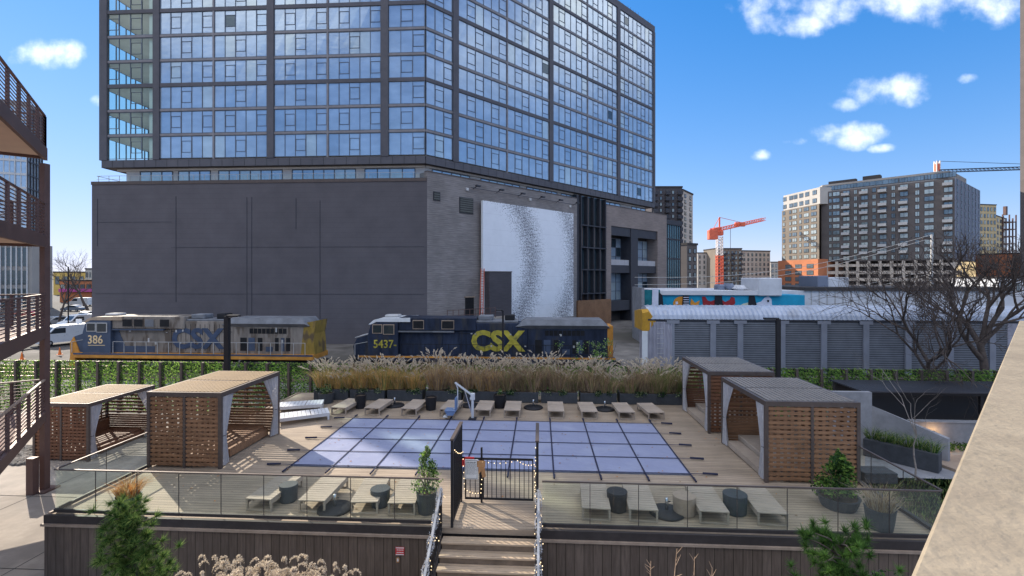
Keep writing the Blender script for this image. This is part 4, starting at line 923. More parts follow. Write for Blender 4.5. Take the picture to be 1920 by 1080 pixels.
# ================================================================ trains
def loco(label, x0, y0, z0, body, roof, cabroof, logo, number, style):
    """diesel locomotive, nose to the left; x along, y=0 near side, z=0 rail head"""
    t = thing('locomotive', label, 'locomotive', (x0, y0, z0)); Ln = 21.9
    S = .0129
    X = lambda zx: (zx-80)*S*.97
    W = 3.0
    m = MB(); m.cbox(.7, .05, 1.05, Ln-.3, W-.05, 1.5, .05); m.build('frame', 'loco_orange' if style == 'grey' else body, t)
    m = MB(); m.box(.72, .03, 1.36, Ln-.3, .06, 1.5); m.build('frame_stripe', 'loco_orange' if style == 'navy' else 'logo_blue', t)
    # nose and cab
    nb = 'loco_blue' if style == 'grey' else body
    m = MB(); m.prism([(.25, 1.3), (3.9, 1.3), (3.9, 3.35), (1.55, 3.2), (.45, 2.85), (.15, 2.2)], .45, W-.45, axis='y'); m.build('nose', nb, t)
    if style == 'grey':
        m = MB(); m.prism([(.12, 1.05), (1.15, 1.05), (.42, 2.83), (.1, 2.3)], .38, .447, axis='y'); m.build('nose_flash', 'loco_orange', t)
    else:
        m = MB(); m.prism([(.3, 2.9), (1.5, 3.22), (1.5, 3.27), (.3, 2.95)], .43, W-.43, axis='y'); m.build('nose_edge', 'pole_grey', t)
    m = MB(); m.prism([(1.5, 1.3), (1.5, 3.2), (1.75, 4.05), (2.2, 4.25), (4.0, 4.25), (4.0, 1.3)], .12, W-.12, axis='y'); m.build('cab', nb, t)
    m = MB(); m.prism([(1.55, 4.05), (2.0, 4.42), (2.6, 4.55), (5.0, 4.6), (5.0, 4.27), (2.2, 4.27), (1.75, 4.05)], .1, W-.1, axis='y'); m.build('cab_roof', cabroof, t)
    m = MB(); m.cbox(2.6, 1.0, 4.55, 3.8, 2.0, 4.78, .08); m.build('roof_unit', 'pole_grey', t)
    for (a, b_, c, d) in ((1.95, 2.65, 3.38, 4.0), (2.85, 3.65, 3.3, 4.0)):
        f = MB(); f.cbox(a-.07, .06, c-.07, b_+.07, .118, d+.07, .01); o = f.build('window_frame', 'pole_grey' if style == 'grey' else 'trim_tan', t)
        f = MB(); f.box(a, .045, c, b_, .059, d); f.build('window', 'car_glass', o)
    f = MB(); f.prism([(1.50, 3.36), (1.66, 3.98), (1.64, 3.98), (1.48, 3.36)], .45, W-.45, axis='y'); f.build('windshield', 'car_glass', t)
    # equipment cabinet behind the cab
    m = MB(); m.cbox(4.0, .55, 1.5, 7.6, W-.55, 3.55, .03); m.cbox(4.0, .25, 3.55, 10.4, W-.25, 4.6, .05); m.build('cabinet', 'loco_grey' if style == 'grey' else body, t)
    m = MB(); m.box(3.98, .2, 3.42, 8.6, .55, 3.54); m.build('cabinet_ledge', 'loco_blue' if style == 'grey' else 'loco_roof', t)
    ws = ((480, 545), (562, 622), (640, 700), (745, 808)) if style == 'grey' else ((500, 566), (690, 765))
    for a, b_ in ws:
        f = MB(); f.box(X(a)-.05, .2, 3.68, X(b_)+.05, .246, 4.42); o = f.build('grille_frame', 'loco_grey' if style == 'grey' else 'trim_tan', t)
        f = MB(); f.box(X(a), .17, 3.75, X(b_), .199, 4.35)
        f.build('grille', 'loco_black' if a != 640 else 'loco_roof', o)
    if style == 'grey':
        m = MB(); m.prism([(4.0, 1.5), (5.15, 1.5), (4.35, 3.4), (4.0, 3.4)], .5, .547, axis='y'); m.build('paint_edge', 'loco_blue', t)
        m = MB(); m.box(4.6, .505, 1.5, 7.6, .546, 2.05); m.build('paint_band', 'loco_blue', t)
    # long hood
    m = MB(); m.cbox(7.6, .5, 1.5, 9.0, W-.5, 3.5, .03); m.cbox(9.0, .42, 1.5, 14.6, W-.42, 4.2, .05); m.build('engine_hood', 'loco_grey' if style == 'grey' else body, t)
    m = MB(); m.cbox(9.3, .5, 4.2, 13.8, W-.5, 4.36, .04); m.cbox(10.5, .9, 4.36, 11.7, W-.9, 4.75, .06); m.build('hood_roof', 'loco_roof', t)
    m = MB(); m.cbox(12.7, 1.0, 4.36, 13.5, 2.0, 4.8, .05); m.build('exhaust_stack', 'loco_black', t)
    m = MB()
    for i in range(13): m.box(9.15+i*.42, .40, 1.7, 9.17+i*.42, .419, 3.95)
    m.box(9.1, .398, 3.3, 14.5, .418, 3.33); m.build('door_seams', 'loco_black', t)
    # radiator end
    m = MB(); m.prism([(14.6, 1.5), (14.6, 4.15), (21.0, 4.15), (21.0, 1.5)], .42, W-.42, axis='y'); m.build('radiator_hood', 'loco_grey' if style == 'grey' else body, t)
    m = MB()
    m.add([(13.6, .35, 3.9), (14.6, .05, 4.05), (20.9, .05, 4.05), (21.2, .3, 3.85), (14.4, .3, 4.5), (20.6, .3, 4.5),
           (13.6, W-.35, 3.9), (14.6, W-.05, 4.05), (20.9, W-.05, 4.05), (21.2, W-.3, 3.85), (14.4, W-.3, 4.5), (20.6, W-.3, 4.5), (14.6, .42, 3.75), (20.9, .42, 3.75), (14.6, W-.42, 3.75), (20.9, W-.42, 3.75)],
          [(0, 1, 4), (1, 2, 5, 4), (2, 3, 5), (4, 5, 11, 10), (0, 4, 10, 6), (6, 10, 7), (7, 10, 11, 8), (8, 11, 9), (5, 3, 9, 11), (1, 12, 13, 2), (0, 12, 1), (2, 13, 3), (7, 8, 15, 14), (3, 13, 15, 9), (0, 6, 14, 12)])
    m.build('radiator_roof', 'loco_roof', t)
    lv = MB()
    for i in range(9): lv.box(16.0+i*.36, .39, 3.2, 16.3+i*.36, .419, 3.62)
    lv.build('louvres', 'loco_black', t)
    for i, (a, b_) in enumerate(((15.2, 15.75), (15.9, 16.45), (16.7, 17.1), (17.4, 18.0), (18.2, 18.5), (18.7, 19.0), (19.15, 19.5))):
        f = MB(); f.box(a, .39, 1.75 if i != 3 else 1.7, b_, .419, 2.85 if i != 3 else 2.1); f.build('hood_door', 'loco_black' if i % 2 == 0 else 'loco_blue', t)
    m = MB(); m.prism([(20.4, 1.5), (20.7, 4.1), (21.7, 4.3), (21.5, 3.2), (21.6, 1.5)] if style == 'grey' else [(21.0, 1.5), (21.0, 4.0), (21.45, 4.0), (21.45, 1.5)], .4, W-.4, axis='y'); m.build('end_panel', 'loco_yellow' if style == 'grey' else 'loco_orange', t)
    # lettering
    m = MB()
    if style == 'grey': text(m, 'CSX', 2.3, Matrix.Translation((9.2, .385, 1.97)), .02, .085, sx=1.03)
    else: text(m, 'CSX', 2.2, Matrix.Translation((10.0, .385, 2.0)), .02, .095, sx=1.02)
    m.build('logo', logo, t)
    m = MB(); text(m, number, 1.0 if style == 'grey' else .92, Matrix.Translation((1.95, .105, 2.3 if style == 'grey' else 2.15)), .012, .012, sx=.92)
    if style == 'grey': m.box(2.0, .1, 2.12, 3.5, .119, 2.17)
    m.build('number', 'number_tan' if style == 'grey' else 'logo_yellow', t)
    # walkway rails, fuel tank, trucks, pilot, coupler
    m = MB()
    for i in range(18): x = 4.3+i*.98; m.bar((x, .03, 1.5), (x, .03, 2.5), .035)
    m.bar((4.3, .03, 2.48), (20.96, .03, 2.48), .035); m.build('handrail', 'loco_black' if style == 'navy' else 'pole_grey', t)
    m = MB(); m.cbox(8.2, .25, .35, 13.6, W-.25, 1.05, .12); m.build('fuel_tank', 'loco_black', t)
    for xc in (4.0, 17.7):
        f = MB(); f.cbox(xc-2.5, .3, .45, xc+2.5, W-.3, .95, .06); o = f.build('truck', 'loco_black', t)
        for dx in (-1.9, 0, 1.9):
            f = MB(Matrix.Translation((xc+dx, .35, .53)) @ Matrix.Rotation(R(90), 4, 'X')); f.lathe((0, 0, -.12), [(.5, 0), (.5, .12), (.15, .16)], 18); f.build('wheel', 'loco_black', o)
    m = MB(); m.prism([(.15, .35), (.75, .35), (.75, 1.3), (.3, 1.3)], .2, W-.2, axis='y'); m.build('pilot', 'loco_orange' if style == 'grey' else 'loco_black', t)
    for x in (-.25, Ln-.35): m = MB(); m.cbox(x, 1.25, .6, x+.7, 1.75, 1.0, .08); m.build('coupler', 'loco_black', t)
    for s in (.3, W-.3):
        m = MB(); m.bar((.35, s, 1.5), (.35, s, 2.4), .035); m.bar((.35, s, 2.4), (1.4, s, 2.6), .035); m.build('nose_rail', 'pole_grey', t)
    rr = random.Random(len(label)); m = MB()
    for i in range(9): x = 5+rr.random()*14; m.cbox(x, rr.choice((.0, .38)), rr.uniform(1.8, 3.6), x+.16, .41, rr.uniform(3.62, 3.7) if False else rr.uniform(1.9, 2.0)+1.7*rr.random(), .01) if False else m.cbox(x, .36, 3.1+rr.random()*.6-.9*(i % 2), x+.14, .42, 3.22+rr.random()*.1+.6-.9*(i % 2)-.55, .01)
    m.build('marker_plates', 'pole_grey', t)
    return t
LZ = -1.8
XA = onY(121, 600, 38.5).x; XB = onY(655, 600, 38.5).x
loco('weathered grey and blue locomotive number 386 with an orange nose flash', XA, 38.5, LZ, 'loco_grey', 'loco_roof', 'loco_tan', 'logo_blue', '386', 'grey')
loco('navy blue locomotive number 5437 with large yellow letters', XB, 38.5, LZ, 'loco_navy', 'loco_roof', 'loco_white', 'logo_yellow', '5437-', 'navy')

# auto rack wagon
XR = onY(1207, 600, 35.6).x; Lr = 27.4
t = thing('auto_rack_wagon', 'grey auto rack railway wagon with a ribbed curved roof and a yellow end cap', 'railway wagon', (XR, 35.6, LZ))
m = MB(); m.cbox(.5, .1, .9, Lr-.5, 2.9, 1.3, .05); m.build('frame', 'loco_black', t)
m = MB(); m.box(2.2, .08, 1.3, Lr-2.2, 2.92, 4.72); m.build('side_screen', 'rack_side', t)
m = MB(); m.cbox(.3, .04, 1.1, 2.2-.003, 2.96, 4.7, .03); 
for i in range(7): m.box(.45+i*.25, -.02, 1.2, .53+i*.25, .045, 4.65)
m.build('end_panel', 'rack_end', t)
m = MB(); m.cbox(Lr-2.2+.003, .04, 1.1, Lr-.3, 2.96, 4.7, .03); m.build('end_panel', 'rack_end', t)
for i, p_ in enumerate([1262, 1337, 1388, 1467, 1545, 1624, 1703, 1782, 1861, 1940]):
    x = onY(p_, 600, 35.6).x-XR
    if x > Lr-.2: break
    m = MB(); m.box(x-.2, -.04, 1.0, x+.2, .078, 4.75) if i else m.box(x-.1, -.03, 1.0, x+.1, .078, 4.75); m.box(x-.45, -.05, 4.55, x+.45, -.005+.08, 4.8); m.build('post', 'rack_post', t)
m = MB(); m.box(.3, -.02, 4.76, Lr-.3, .06, 4.88); m.build('eave_beam', 'charcoal_metal', t)
m = MB(); nr = 9
def arcp(j): a = math.pi*j/nr; return (1.5-1.5*math.cos(a)), 4.86+.92*math.sin(a)
ribs = 78
for i in range(ribs):
    xa = .5+(Lr-1)*i/ribs; xm = xa+(Lr-1)/ribs*.5; xb = .5+(Lr-1)*(i+1)/ribs
    for j in range(nr):
        y0, z0 = arcp(j); y1, z1 = arcp(j+1)
        def up(y, z, h): 
            d = Vector((0, y-1.5, (z-4.86)*1.3+.3)).normalized()*h; return (y+d.y, z+d.z)
        (a0, b0), (a1, b1) = up(y0, z0, .06), up(y1, z1, .06)
        m.quad((xa, y0, z0), (xm, a0, b0), (xm, a1, b1), (xa, y1, z1)); m.quad((xm, a0, b0), (xb, y0, z0), (xb, y1, z1), (xm, a1, b1))
m.build('roof', 'rack_roof', t)
m = MB(); m.prism([arcp(j) for j in range(nr+1)], 0, 1)
for x0_, x1_ in ((.35, .52), (Lr-.52, Lr-.35)):
    f = MB(); n = nr+1; f.add([(x0_, *arcp(j)) for j in range(n)]+[(x1_, *arcp(j)) for j in range(n)], [tuple(range(n)), tuple(range(n, 2*n))[::-1]]+[(j, j+1, n+j+1, n+j) for j in range(n-1)]); f.build('roof_end', 'rack_roof', t)
m = MB(); m.add([(-.1, .0, 4.0), (-.1, 2.9, 4.0), (-.1, 2.9, 5.3), (-.1, .3, 5.55), (-.1, 0, 5.3), (.9, .0, 4.75), (.9, 2.9, 4.75), (.35, 2.9, 5.4), (.35, .3, 5.6), (.35, 0, 5.4), (.35, 0, 4.0), (.35, 2.9, 4.0)],
       [(0, 4, 3, 2, 1), (0, 10, 5, 9, 4), (4, 9, 8, 3), (3, 8, 7, 2), (9, 5, 6, 7, 8), (10, 11, 6, 5), (0, 1, 11, 10), (1, 2, 7, 6, 11)]); m.build('end_cap', 'rack_yellow', t)
m = MB(); m.box(-.12, -.02, .9, .28, .05, 4.0); m.build('corner_post', 'loco_white', t)
m = MB()
for i in range(9): m.bar((.95, -.04, 1.3+i*.36), (1.45, -.04, 1.3+i*.36), .03)
m.build('ladder', 'pole_grey', t)
for xc in (3.2, Lr-3.2):
    f = MB(); f.cbox(xc-1.3, .4, .4, xc+1.3, 2.6, .9, .06); o = f.build('truck', 'loco_black', t)
    for dx in (-.85, .85):
        f = MB(Matrix.Translation((xc+dx, .45, .48)) @ Matrix.Rotation(R(90), 4, 'X')); f.lathe((0, 0, -.12), [(.45, 0), (.45, .12), (.15, .16)], 18); f.build('wheel', 'loco_black', o)

# ================================================================ plants: builders
def leafy(mb, c, r, n, size, ks, rng, sq=1.0, shell=.35, up=.3):
    """a cloud of small leaf faces filling an uneven ellipsoid"""
    c = Vector(c)
    for i in range(n):
        d = Vector((rng.gauss(0, 1), rng.gauss(0, 1), rng.gauss(0, 1))).normalized(); q = shell+(1-shell)*rng.random()**.5
        p = c+Vector((d.x*r[0], d.y*r[1], d.z*r[2]))*q
        nrm = (d+Vector((rng.gauss(0, .7), rng.gauss(0, .7), up+rng.gauss(0, .7)))).normalized()
        a = nrm.cross(Vector((rng.random(), rng.random(), rng.random()))).normalized(); b = nrm.cross(a)
        s = size*rng.uniform(.6, 1.4); a *= s; b *= s*.55
        mb.add([p-a, p-b, p+a, p+b], [(0, 1, 2, 3)], rng.choice(ks))
def grass_clump(mb, c, h, spread, n, ks, rng, plume=None, nplume=0, w=.012, lean=.35, pl=.28):
    for i in range(n+nplume):
        a = rng.random()*6.283; r0 = rng.random()**.5*spread*.35; hh = h*rng.uniform(.6, 1.0)
        if i >= n: hh = h*rng.uniform(.85, 1.15)
        ln = lean*hh*rng.uniform(.2, 1.2); b = Vector(c)+Vector((math.cos(a)*r0, math.sin(a)*r0, 0))
        d = Vector((math.cos(a+rng.gauss(0, .5)), math.sin(a+rng.gauss(0, .5)), 0))
        m_ = b+d*ln*.35+Vector((0, 0, hh*.6)); e = b+d*ln*(1.25 if i < n else .8)+Vector((0, 0, hh*(rng.uniform(.72, 1.0) if i < n else 1)))
        sd = Vector((rng.gauss(0, 1), rng.gauss(0, .4), 0)).normalized()
        mb.blade(b, m_, e, w, w*.7, sd, rng.choice(ks))
        if i >= n:                       # feathery plume at the tip
            dr = (e-m_).normalized()+d*.35; dr.normalize()
            for j in range(9):
                t = j/8; pp = e+dr*pl*(t-.25)-Vector((0, 0, .10*t*t)); s = pl*.17*math.sin(math.pi*(t*.85+.12))
                a1 = Vector((rng.gauss(0, 1), rng.gauss(0, 1), rng.gauss(0, .6))).normalized()*s; b1 = dr*pl*.14
                mb.add([pp-a1, pp-b1, pp+a1, pp+b1], [(0, 1, 2, 3)], plume if rng.random() < .7 else plume+1)
def bare_tree(name, label, base, h, rng_seed, mats='bark', spread=.5, r0=.16, levels=5, lean=(0, 0), group=None, trunkf=.3, split=3, crownshort=1., rf=.6):
    rng = random.Random(rng_seed); t = thing(name, label, 'tree', tuple(base), 0, group)
    tk = MB(); cr = MB()
    def grow(p, d, l, r, lv, mb):
        n = 4; pts = [p]; q = p.copy(); dd = d.copy()
        for i in range(n):
            dd = (dd+Vector((rng.gauss(0, .13), rng.gauss(0, .13), rng.gauss(.03, .07)))).normalized(); q = q+dd*l/n; pts.append(q.copy())
        mb.tube(pts, [r*(1-.4*i/n) for i in range(n+1)], 7 if lv == 0 else (5 if lv < 3 else 3), cap=False)
        if lv >= levels: return
        for k in range(split if lv else split+1):
            if lv < levels and k > 0: i0 = rng.choice((2, 3, 3, 4)) if lv else rng.choice((3, 4, 4))
            else: i0 = n
            az = rng.random()*6.283; sp = spread*rng.uniform(.6, 1.35)
            s1 = dd.cross(Vector((math.cos(az), math.sin(az), .2))).normalized()
            nd = (dd*math.cos(sp)+s1*math.sin(sp)); nd.z += .08; nd.normalize()
            grow(pts[i0], nd, l*rng.uniform(.58, .85)*crownshort, r*rf*rng.uniform(.75, 1.0), lv+1, cr)
    grow(Vector((0, 0, 0)), Vector((lean[0], lean[1], 1)).normalized(), h*trunkf, r0, 0, tk)
    tk.build('trunk', mats, t, smooth=True); cr.build('crown', mats, t, smooth=True); return t

# ================================================================ ivy fence
HY = 26.2; HT = 1.3
t = thing('ivy_fence', 'long ivy covered fence with dark posts between the pool deck and the railway', 'fence', (0, HY, GZ))
var_mesh = []
for v in range(5):
    rg = random.Random(40+v); m = MB()
    for i in range(1500):
        x = rg.uniform(.03, 1.22); z = rg.uniform(.05, HT-GZ); y = -abs(rg.gauss(0, .09))-.01 if rg.random() < .75 else abs(rg.gauss(0, .06))+.02
        if rg.random() < .03: z = HT-GZ+abs(rg.gauss(0, .03))
        nrm = Vector((rg.gauss(0, .6), -1, rg.gauss(.4, .6))).normalized(); a = nrm.cross(Vector((rg.random(), .1, rg.random()))).normalized(); b_ = nrm.cross(a)
        s = rg.uniform(.035, .075); p = Vector((x, y, z)); a *= s; b_ *= s*.8
        m.add([p-a, p-b_*.6-a*.2, p+a, p+b_*.6-a*.2], [(0, 1, 2, 3)], rg.choice((0, 0, 1, 1, 2)))
    o = m.build('ivy_panel', ['leaf_light', 'leaf_mid', 'leaf_dark'], t); var_mesh.append(o)
pm = MB(); pm.box(-.06, -.2, 0, .06, .06, HT-GZ+.03); post0 = pm.build('post', 'bronze_steel', t)
NP = 49; first = {}
for i in range(NP):
    x = -34+i*1.25; v = (i*7+3*(i//5)) % 5
    if v not in first: o = var_mesh[v]; first[v] = 1
    else: o = var_mesh[v].copy(); col.objects.link(o); o.parent = t
    o.location = (x, 0, 0)
    p_ = post0 if i == 0 else post0.copy()
    if i: col.objects.link(p_); p_.parent = t
    p_.location = (x, 0, 0)
m = MB(); m.box(-34, -.03, HT-GZ-.02, -34+NP*1.25, .03, HT-GZ+.03); m.build('top_rail', 'bronze_steel', t)

# ================================================================ cabanas
def curtain(mb, x, y, along, h=2.3, top=.5, waist=.11, foot=.26, z0=.05, k=None, seed=0):
    """a tied-back curtain hanging by a post; `along` is the direction it is pulled out from the post"""
    rg = random.Random(seed); al = Vector(along); sd = Vector((-al.y, al.x, 0)); nU, nV = 22, 14
    vs = []; fs = []
    for j in range(nV+1):
        z = j/nV; zt_ = .42
        if z < zt_: wd = waist+(foot-waist)*((zt_-z)/zt_)**1.2
        else: wd = waist+(top-waist)*((z-zt_)/(1-zt_))**1.25
        for i in range(nU+1):
            u = i/nU; am = (.05+.012*math.sin(3*z+seed))*(.35+wd)*1.3
            p = Vector((x, y, z0+z*h))+al*(wd*u)+sd*(am*math.sin(u*2*math.pi*5+seed+z*.8))
            vs.append(p)
    for j in range(nV):
        for i in range(nU): a = j*(nU+1)+i; fs.append((a, a+1, a+nU+2, a+nU+1))
    mb.add(vs, fs, k)
def cabana(label, x0, y0, z0, w, d, side, roofm, slatm, h=2.45):
    """open towards +x when side=1, towards -x when side=-1; y0 is the wall nearest the camera"""
    t = thing('cabana', label, 'cabana', (x0+w/2, y0+d/2, z0), 0, 'slatted poolside cabanas')
    M_ = Matrix.Translation((-w/2, -d/2, 0)) if side > 0 else Matrix(((-1, 0, 0, w/2), (0, 1, 0, -d/2), (0, 0, 1, 0), (0, 0, 0, 1)))
    def B(): return MB(M_)
    ht = h-.1
    for x in (.05, w-.05):
        for y in (.05, d/2, d-.05):
            if x > 1 and y == d/2: continue
            m = B(); m.box(x-.05, y-.05, 0, x+.05, y+.05, ht-.05); m.build('post', 'bronze_steel', t)
    m = B(); m.box(w/2-.04, .01, 0, w/2+.04, .09, ht-.05); m.build('post', 'bronze_steel', t)
    m = B()
    for (a, b, c, e) in ((0, 0, w, .09), (0, d-.09, w, d), (0, .09, .09, d-.09), (w-.09, .09, w, d-.09), (.09, d/2-.05, w-.09, d/2+.05)): m.box(a, b, ht-.05, c, e, h)
    m.build('roof_frame', 'bronze_steel', t)
    m = B(); n = 17; pw = (w-.2)/n
    for i in range(n):
        m.box(.1+i*pw, .1, h-.035, .1+i*pw+pw*.78, d/2-.055, h+.012); m.box(.1+i*pw, d/2+.055, h-.035, .1+i*pw+pw*.78, d-.1, h+.012)
    m.build('roof_slats', roofm, t)
    # near wall: two layers of slats in two bays
    for (a, b) in ((.1, w/2-.045), (w/2+.045, w-.1)):
        m = B(); z = .08; i = 0
        while z < ht-.12:
            m.box(a, .03, z, b, .05, z+.088); z += .14; i += 1
        for i in range(6):
            xx = a+(b-a)*(i+.5)/6; m.box(xx-.05, .053, .05, xx+.05, .07, ht-.06)
        m.build('near_wall_panel', slatm, t)
    for (a, b) in ((.1, d/2-.055), (d/2+.055, d-.1)):
        m = B(); z = .08
        while z < ht-.12:
            gap = .08 if z > .9 else .015
            m.box(.03, a, z, .055, b, z+.09); z += .09+gap
        for i in range(3): yy = a+(b-a)*(i+.5)/3; m.box(.056, yy-.03, .05, .075, yy+.03, ht-.06)
        m.build('back_wall_panel', slatm, t)
    m = B(); z = .08
    while z < ht-.12: m.box(.1, d-.055, z, w-.1, d-.03, z+.09); z += .09+(.075 if z > .9 else .015)
    m.build('far_wall_panel', slatm, t)
    m = B(); m.cbox(.12, .15, .12, w-.55, d-.15, .36, .015); m.cbox(.12, .15, .36, .30, d-.15, .85, .015)
    m.build('daybed', slatm if side > 0 else 'lounge_wood', t)
    m = B(); m.box(w-.5, .4, .05, w-.06, d-.4, .22) if side < 0 else m.box(w-.54, .9, .05, w-.3, d-.3, .3); m.build('step', 'lounge_wood' if side < 0 else slatm, t)
    for i, y in enumerate((.16, d-.16)):
        m = B(); curtain(m, w-.02, y, (-.25 if side > 0 else -.15, 1 if i == 0 else -1, 0), h-.2, .72, .17, .36, seed=i+int(abs(x0)*3)); m.build('curtain', 'cloth', t, smooth=True)
        m = B(); m.tube([(w-.09+.1*math.cos(a_*.785), y+(.05 if i == 0 else -.05)+.09*math.sin(a_*.785), 1.02) for a_ in range(9)], .012, 5); m.build('tie', 'trim_dark', t)
    return t
cabana('large slatted wooden cabana with a tan roof at the left of the pool', -12.72, 14.85, .003, 2.5, 3.5, 1, 'cab_roof', 'cab_slat')
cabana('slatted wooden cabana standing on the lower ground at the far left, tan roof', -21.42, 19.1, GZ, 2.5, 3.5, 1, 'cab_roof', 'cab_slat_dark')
cabana('grey roofed cabana nearest the camera on the right side of the pool', 6.75, 14.8, .003, 2.75, 3.5, -1, 'cab_roof_grey', 'cab_slat')
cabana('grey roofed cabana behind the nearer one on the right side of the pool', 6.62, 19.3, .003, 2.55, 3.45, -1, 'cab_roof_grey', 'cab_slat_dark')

# ================================================================ pool cover
PX0, PX1, PY0, PY1 = -8.12, 4.72, 15.22, 20.42
t = thing('pool_cover', 'large lavender blue safety cover with dark straps stretched over the pool', 'pool cover', ((PX0+PX1)/2, (PY0+PY1)/2, 0))
nx, ny = 72, 32; vs = []; fs = []; rg = random.Random(2); ph = [rg.random()*6 for _ in range(8)]
def cz(u, v):
    a = abs(math.sin(u*math.pi*9))*abs(math.sin(v*math.pi*4))
    return .026-.008*a**.7+.006*math.sin(u*23+ph[0]+v*5)*math.sin(v*11+ph[1])
for j in range(ny+1):
    for i in range(nx+1):
        u, v = i/nx, j/ny; vs.append((PX0+(PX1-PX0)*u, PY0+(PY1-PY0)*v, cz(u, v)+.006))
for j in range(ny):
    for i in range(nx): a = j*(nx+1)+i; fs.append((a, a+1, a+nx+2, a+nx+1))
m = MB(); m.add(vs, fs); m.build('fabric', 'cover_blue', t, world=True, smooth=True)
for i in range(10):
    x = PX0+(PX1-PX0)*i/9
    if i in (0, 9): x += .04 if i == 0 else -.04
    m = MB(); m.box(x-.025, PY0-.55, .044, x+.025, PY1+.45, .05); m.tube([(x, PY0-.55, .05), (x+.01, PY0-.3, .062)], .03, 5); m.tube([(x, PY1+.45, .05), (x, PY1+.2, .062)], .035, 5); m.build('strap', 'strap', t, world=True)
for j in range(5):
    y = PY0+(PY1-PY0)*j/4
    if j in (0, 4): y += .03 if j == 0 else -.03
    m = MB(); m.box(PX0-.75, y-.022, .052, PX1+.75, y+.022, .057); m.tube([(PX0-.8, y, .05), (PX0-.35, y, .068)], .035, 5); m.tube([(PX1+.8, y, .05), (PX1+.35, y, .068)], .035, 5); m.build('strap', 'strap', t, world=True)
m = MB(); m.box(PX0-.02, PY0-.02, .003, PX1+.02, PY1+.02, .008); tag(m.build('pool_coping', 'concrete_cool'), kind='structure')

# ================================================================ loungers
def lounger(woodm, L_=2.05, W_=.72, h=.34, chunky=True):
    t = thing('sun_lounger', 'x', 'sun lounger', (0, 0, 0), 0, 'wooden sun loungers round the pool')
    for nm, a, b, nsl in (('seat', -L_/2, L_*.14, 8), ('backrest', L_*.14+.02, L_/2, 5)):
        m = MB(); st = (b-a)/nsl
        for i in range(nsl): m.cbox(-W_/2, a+i*st, h-.03, W_/2, a+(i+1)*st-.014, h, .004)
        m.build(nm, woodm, t)
    for s in (-1, 1):
        m = MB(); x = s*(W_/2-.03); m.cbox(x-.025, -L_/2+.02, h-.14, x+.025, L_/2-.02, h-.032, .004); m.build('side_rail', woodm, t)
    if chunky:
        for y in (-L_/2+.03, L_/2-.10):
            m = MB()
            for s in (-1, 1): pass
            m.cbox(-W_/2+.004, y, 0, W_/2-.004, y+.07, .045, .005); m.cbox(-W_/2+.004, y, .045, -W_/2+.05, y+.07, h-.14, .004); m.cbox(W_/2-.05, y, .045, W_/2-.004, y+.07, h-.14, .004); m.build('leg', woodm, t)
    else:
        for y in (-L_/2+.05, L_/2-.10):
            for s in (-1, 1): m = MB(); m.cbox(s*(W_/2-.03)-.025, y, 0, s*(W_/2-.03)+.025, y+.05, h-.10, .003); m.build('leg', woodm, t)
    for s in (-1, 1):
        m = MB(); x = s*(W_/2-.055); m.cbox(x-.012, -L_/2+.3, .15, x+.012, L_/2-.3, h-.10, .003); m.build('side_panel', woodm, t)
    return t
L1 = lounger('lounge_wood'); L2 = lounger('lounge_pale', 2.1, .9, .3)
front = [(G(490, 933, .34), -.05, 'half shaded lounger at the far left of the front row', 1.45),
    (G(592, 930, .34), 0, 'lounger beside the round umbrella base, second from the left of the front row'),
    (G(685, 930, .34), .10, 'lounger left of the grey round side table and the potted evergreen'),
    (G(757, 930, .34), .06, 'lounger between the grey round side table and the potted evergreen'),
    (G(1117, 937, .34), -.05, 'lounger just right of the pool gate, first of the right front row'),
    (G(1203, 940, .34), -.05, 'lounger with half in shade right of the black round table near the gate'),
    (G(1333, 945, .34), -.06, 'lounger between the tan drum table and the dark drum table'),
    (G(1440, 948, .34), -.07, 'lounger at the right end of the front row, beside the leafy shrubs')]
usedL = False
for q in front:
    p, rz, lb = q[:3]
    p = Vector((p.x, min(p.y, 14.2) if p.y > 12.9 else 12.95, .003)); p.y = max(p.y, 13.02)
    if not usedL: o = L1; o.location = p; o.rotation_euler = (0, 0, rz); o['label'] = lb; usedL = True
    else: o = dup(L1, p, rz, lb)
    if len(q) > 3: o.scale = (1, .78, 1)
backx = [(636, -.10, 'leftmost of the wooden loungers in the back row'), (700, -.09, 'back row lounger left of the first dark round umbrella base'), (770, -.08, 'back row lounger right of the first dark round umbrella base'),
    (842, -.06, 'back row lounger partly behind the pool lift seat'), (907, -.03, 'back row lounger just right of the pool lift'), (961, 0, 'back row lounger right of the black pot, near the middle'),
    (1042, .0, 'back row lounger between the two right hand umbrella bases'), (1102, .04, 'back row lounger left of the last round umbrella base'), (1169, .05, 'back row lounger right of the last round umbrella base'), (1220, .12, 'rightmost lounger of the back row, near the far cabana')]
for px, rz, lb in backx:
    p = G(px, 765, .34); dup(L1, (p.x, 21.75, .003), rz, lb)
p = G(566, 776, .3); L2.location = (p.x, p.y+.1, .003); L2.rotation_euler = (0, 0, -1.05); L2['label'] = 'pale covered lounger at the far left corner of the pool, the nearer of the pair'
p = G(560, 759, .3); dup(L2, (p.x-.1, p.y+.25, .003), -1.25, 'pale covered lounger at the far left corner of the pool, the farther of the pair')

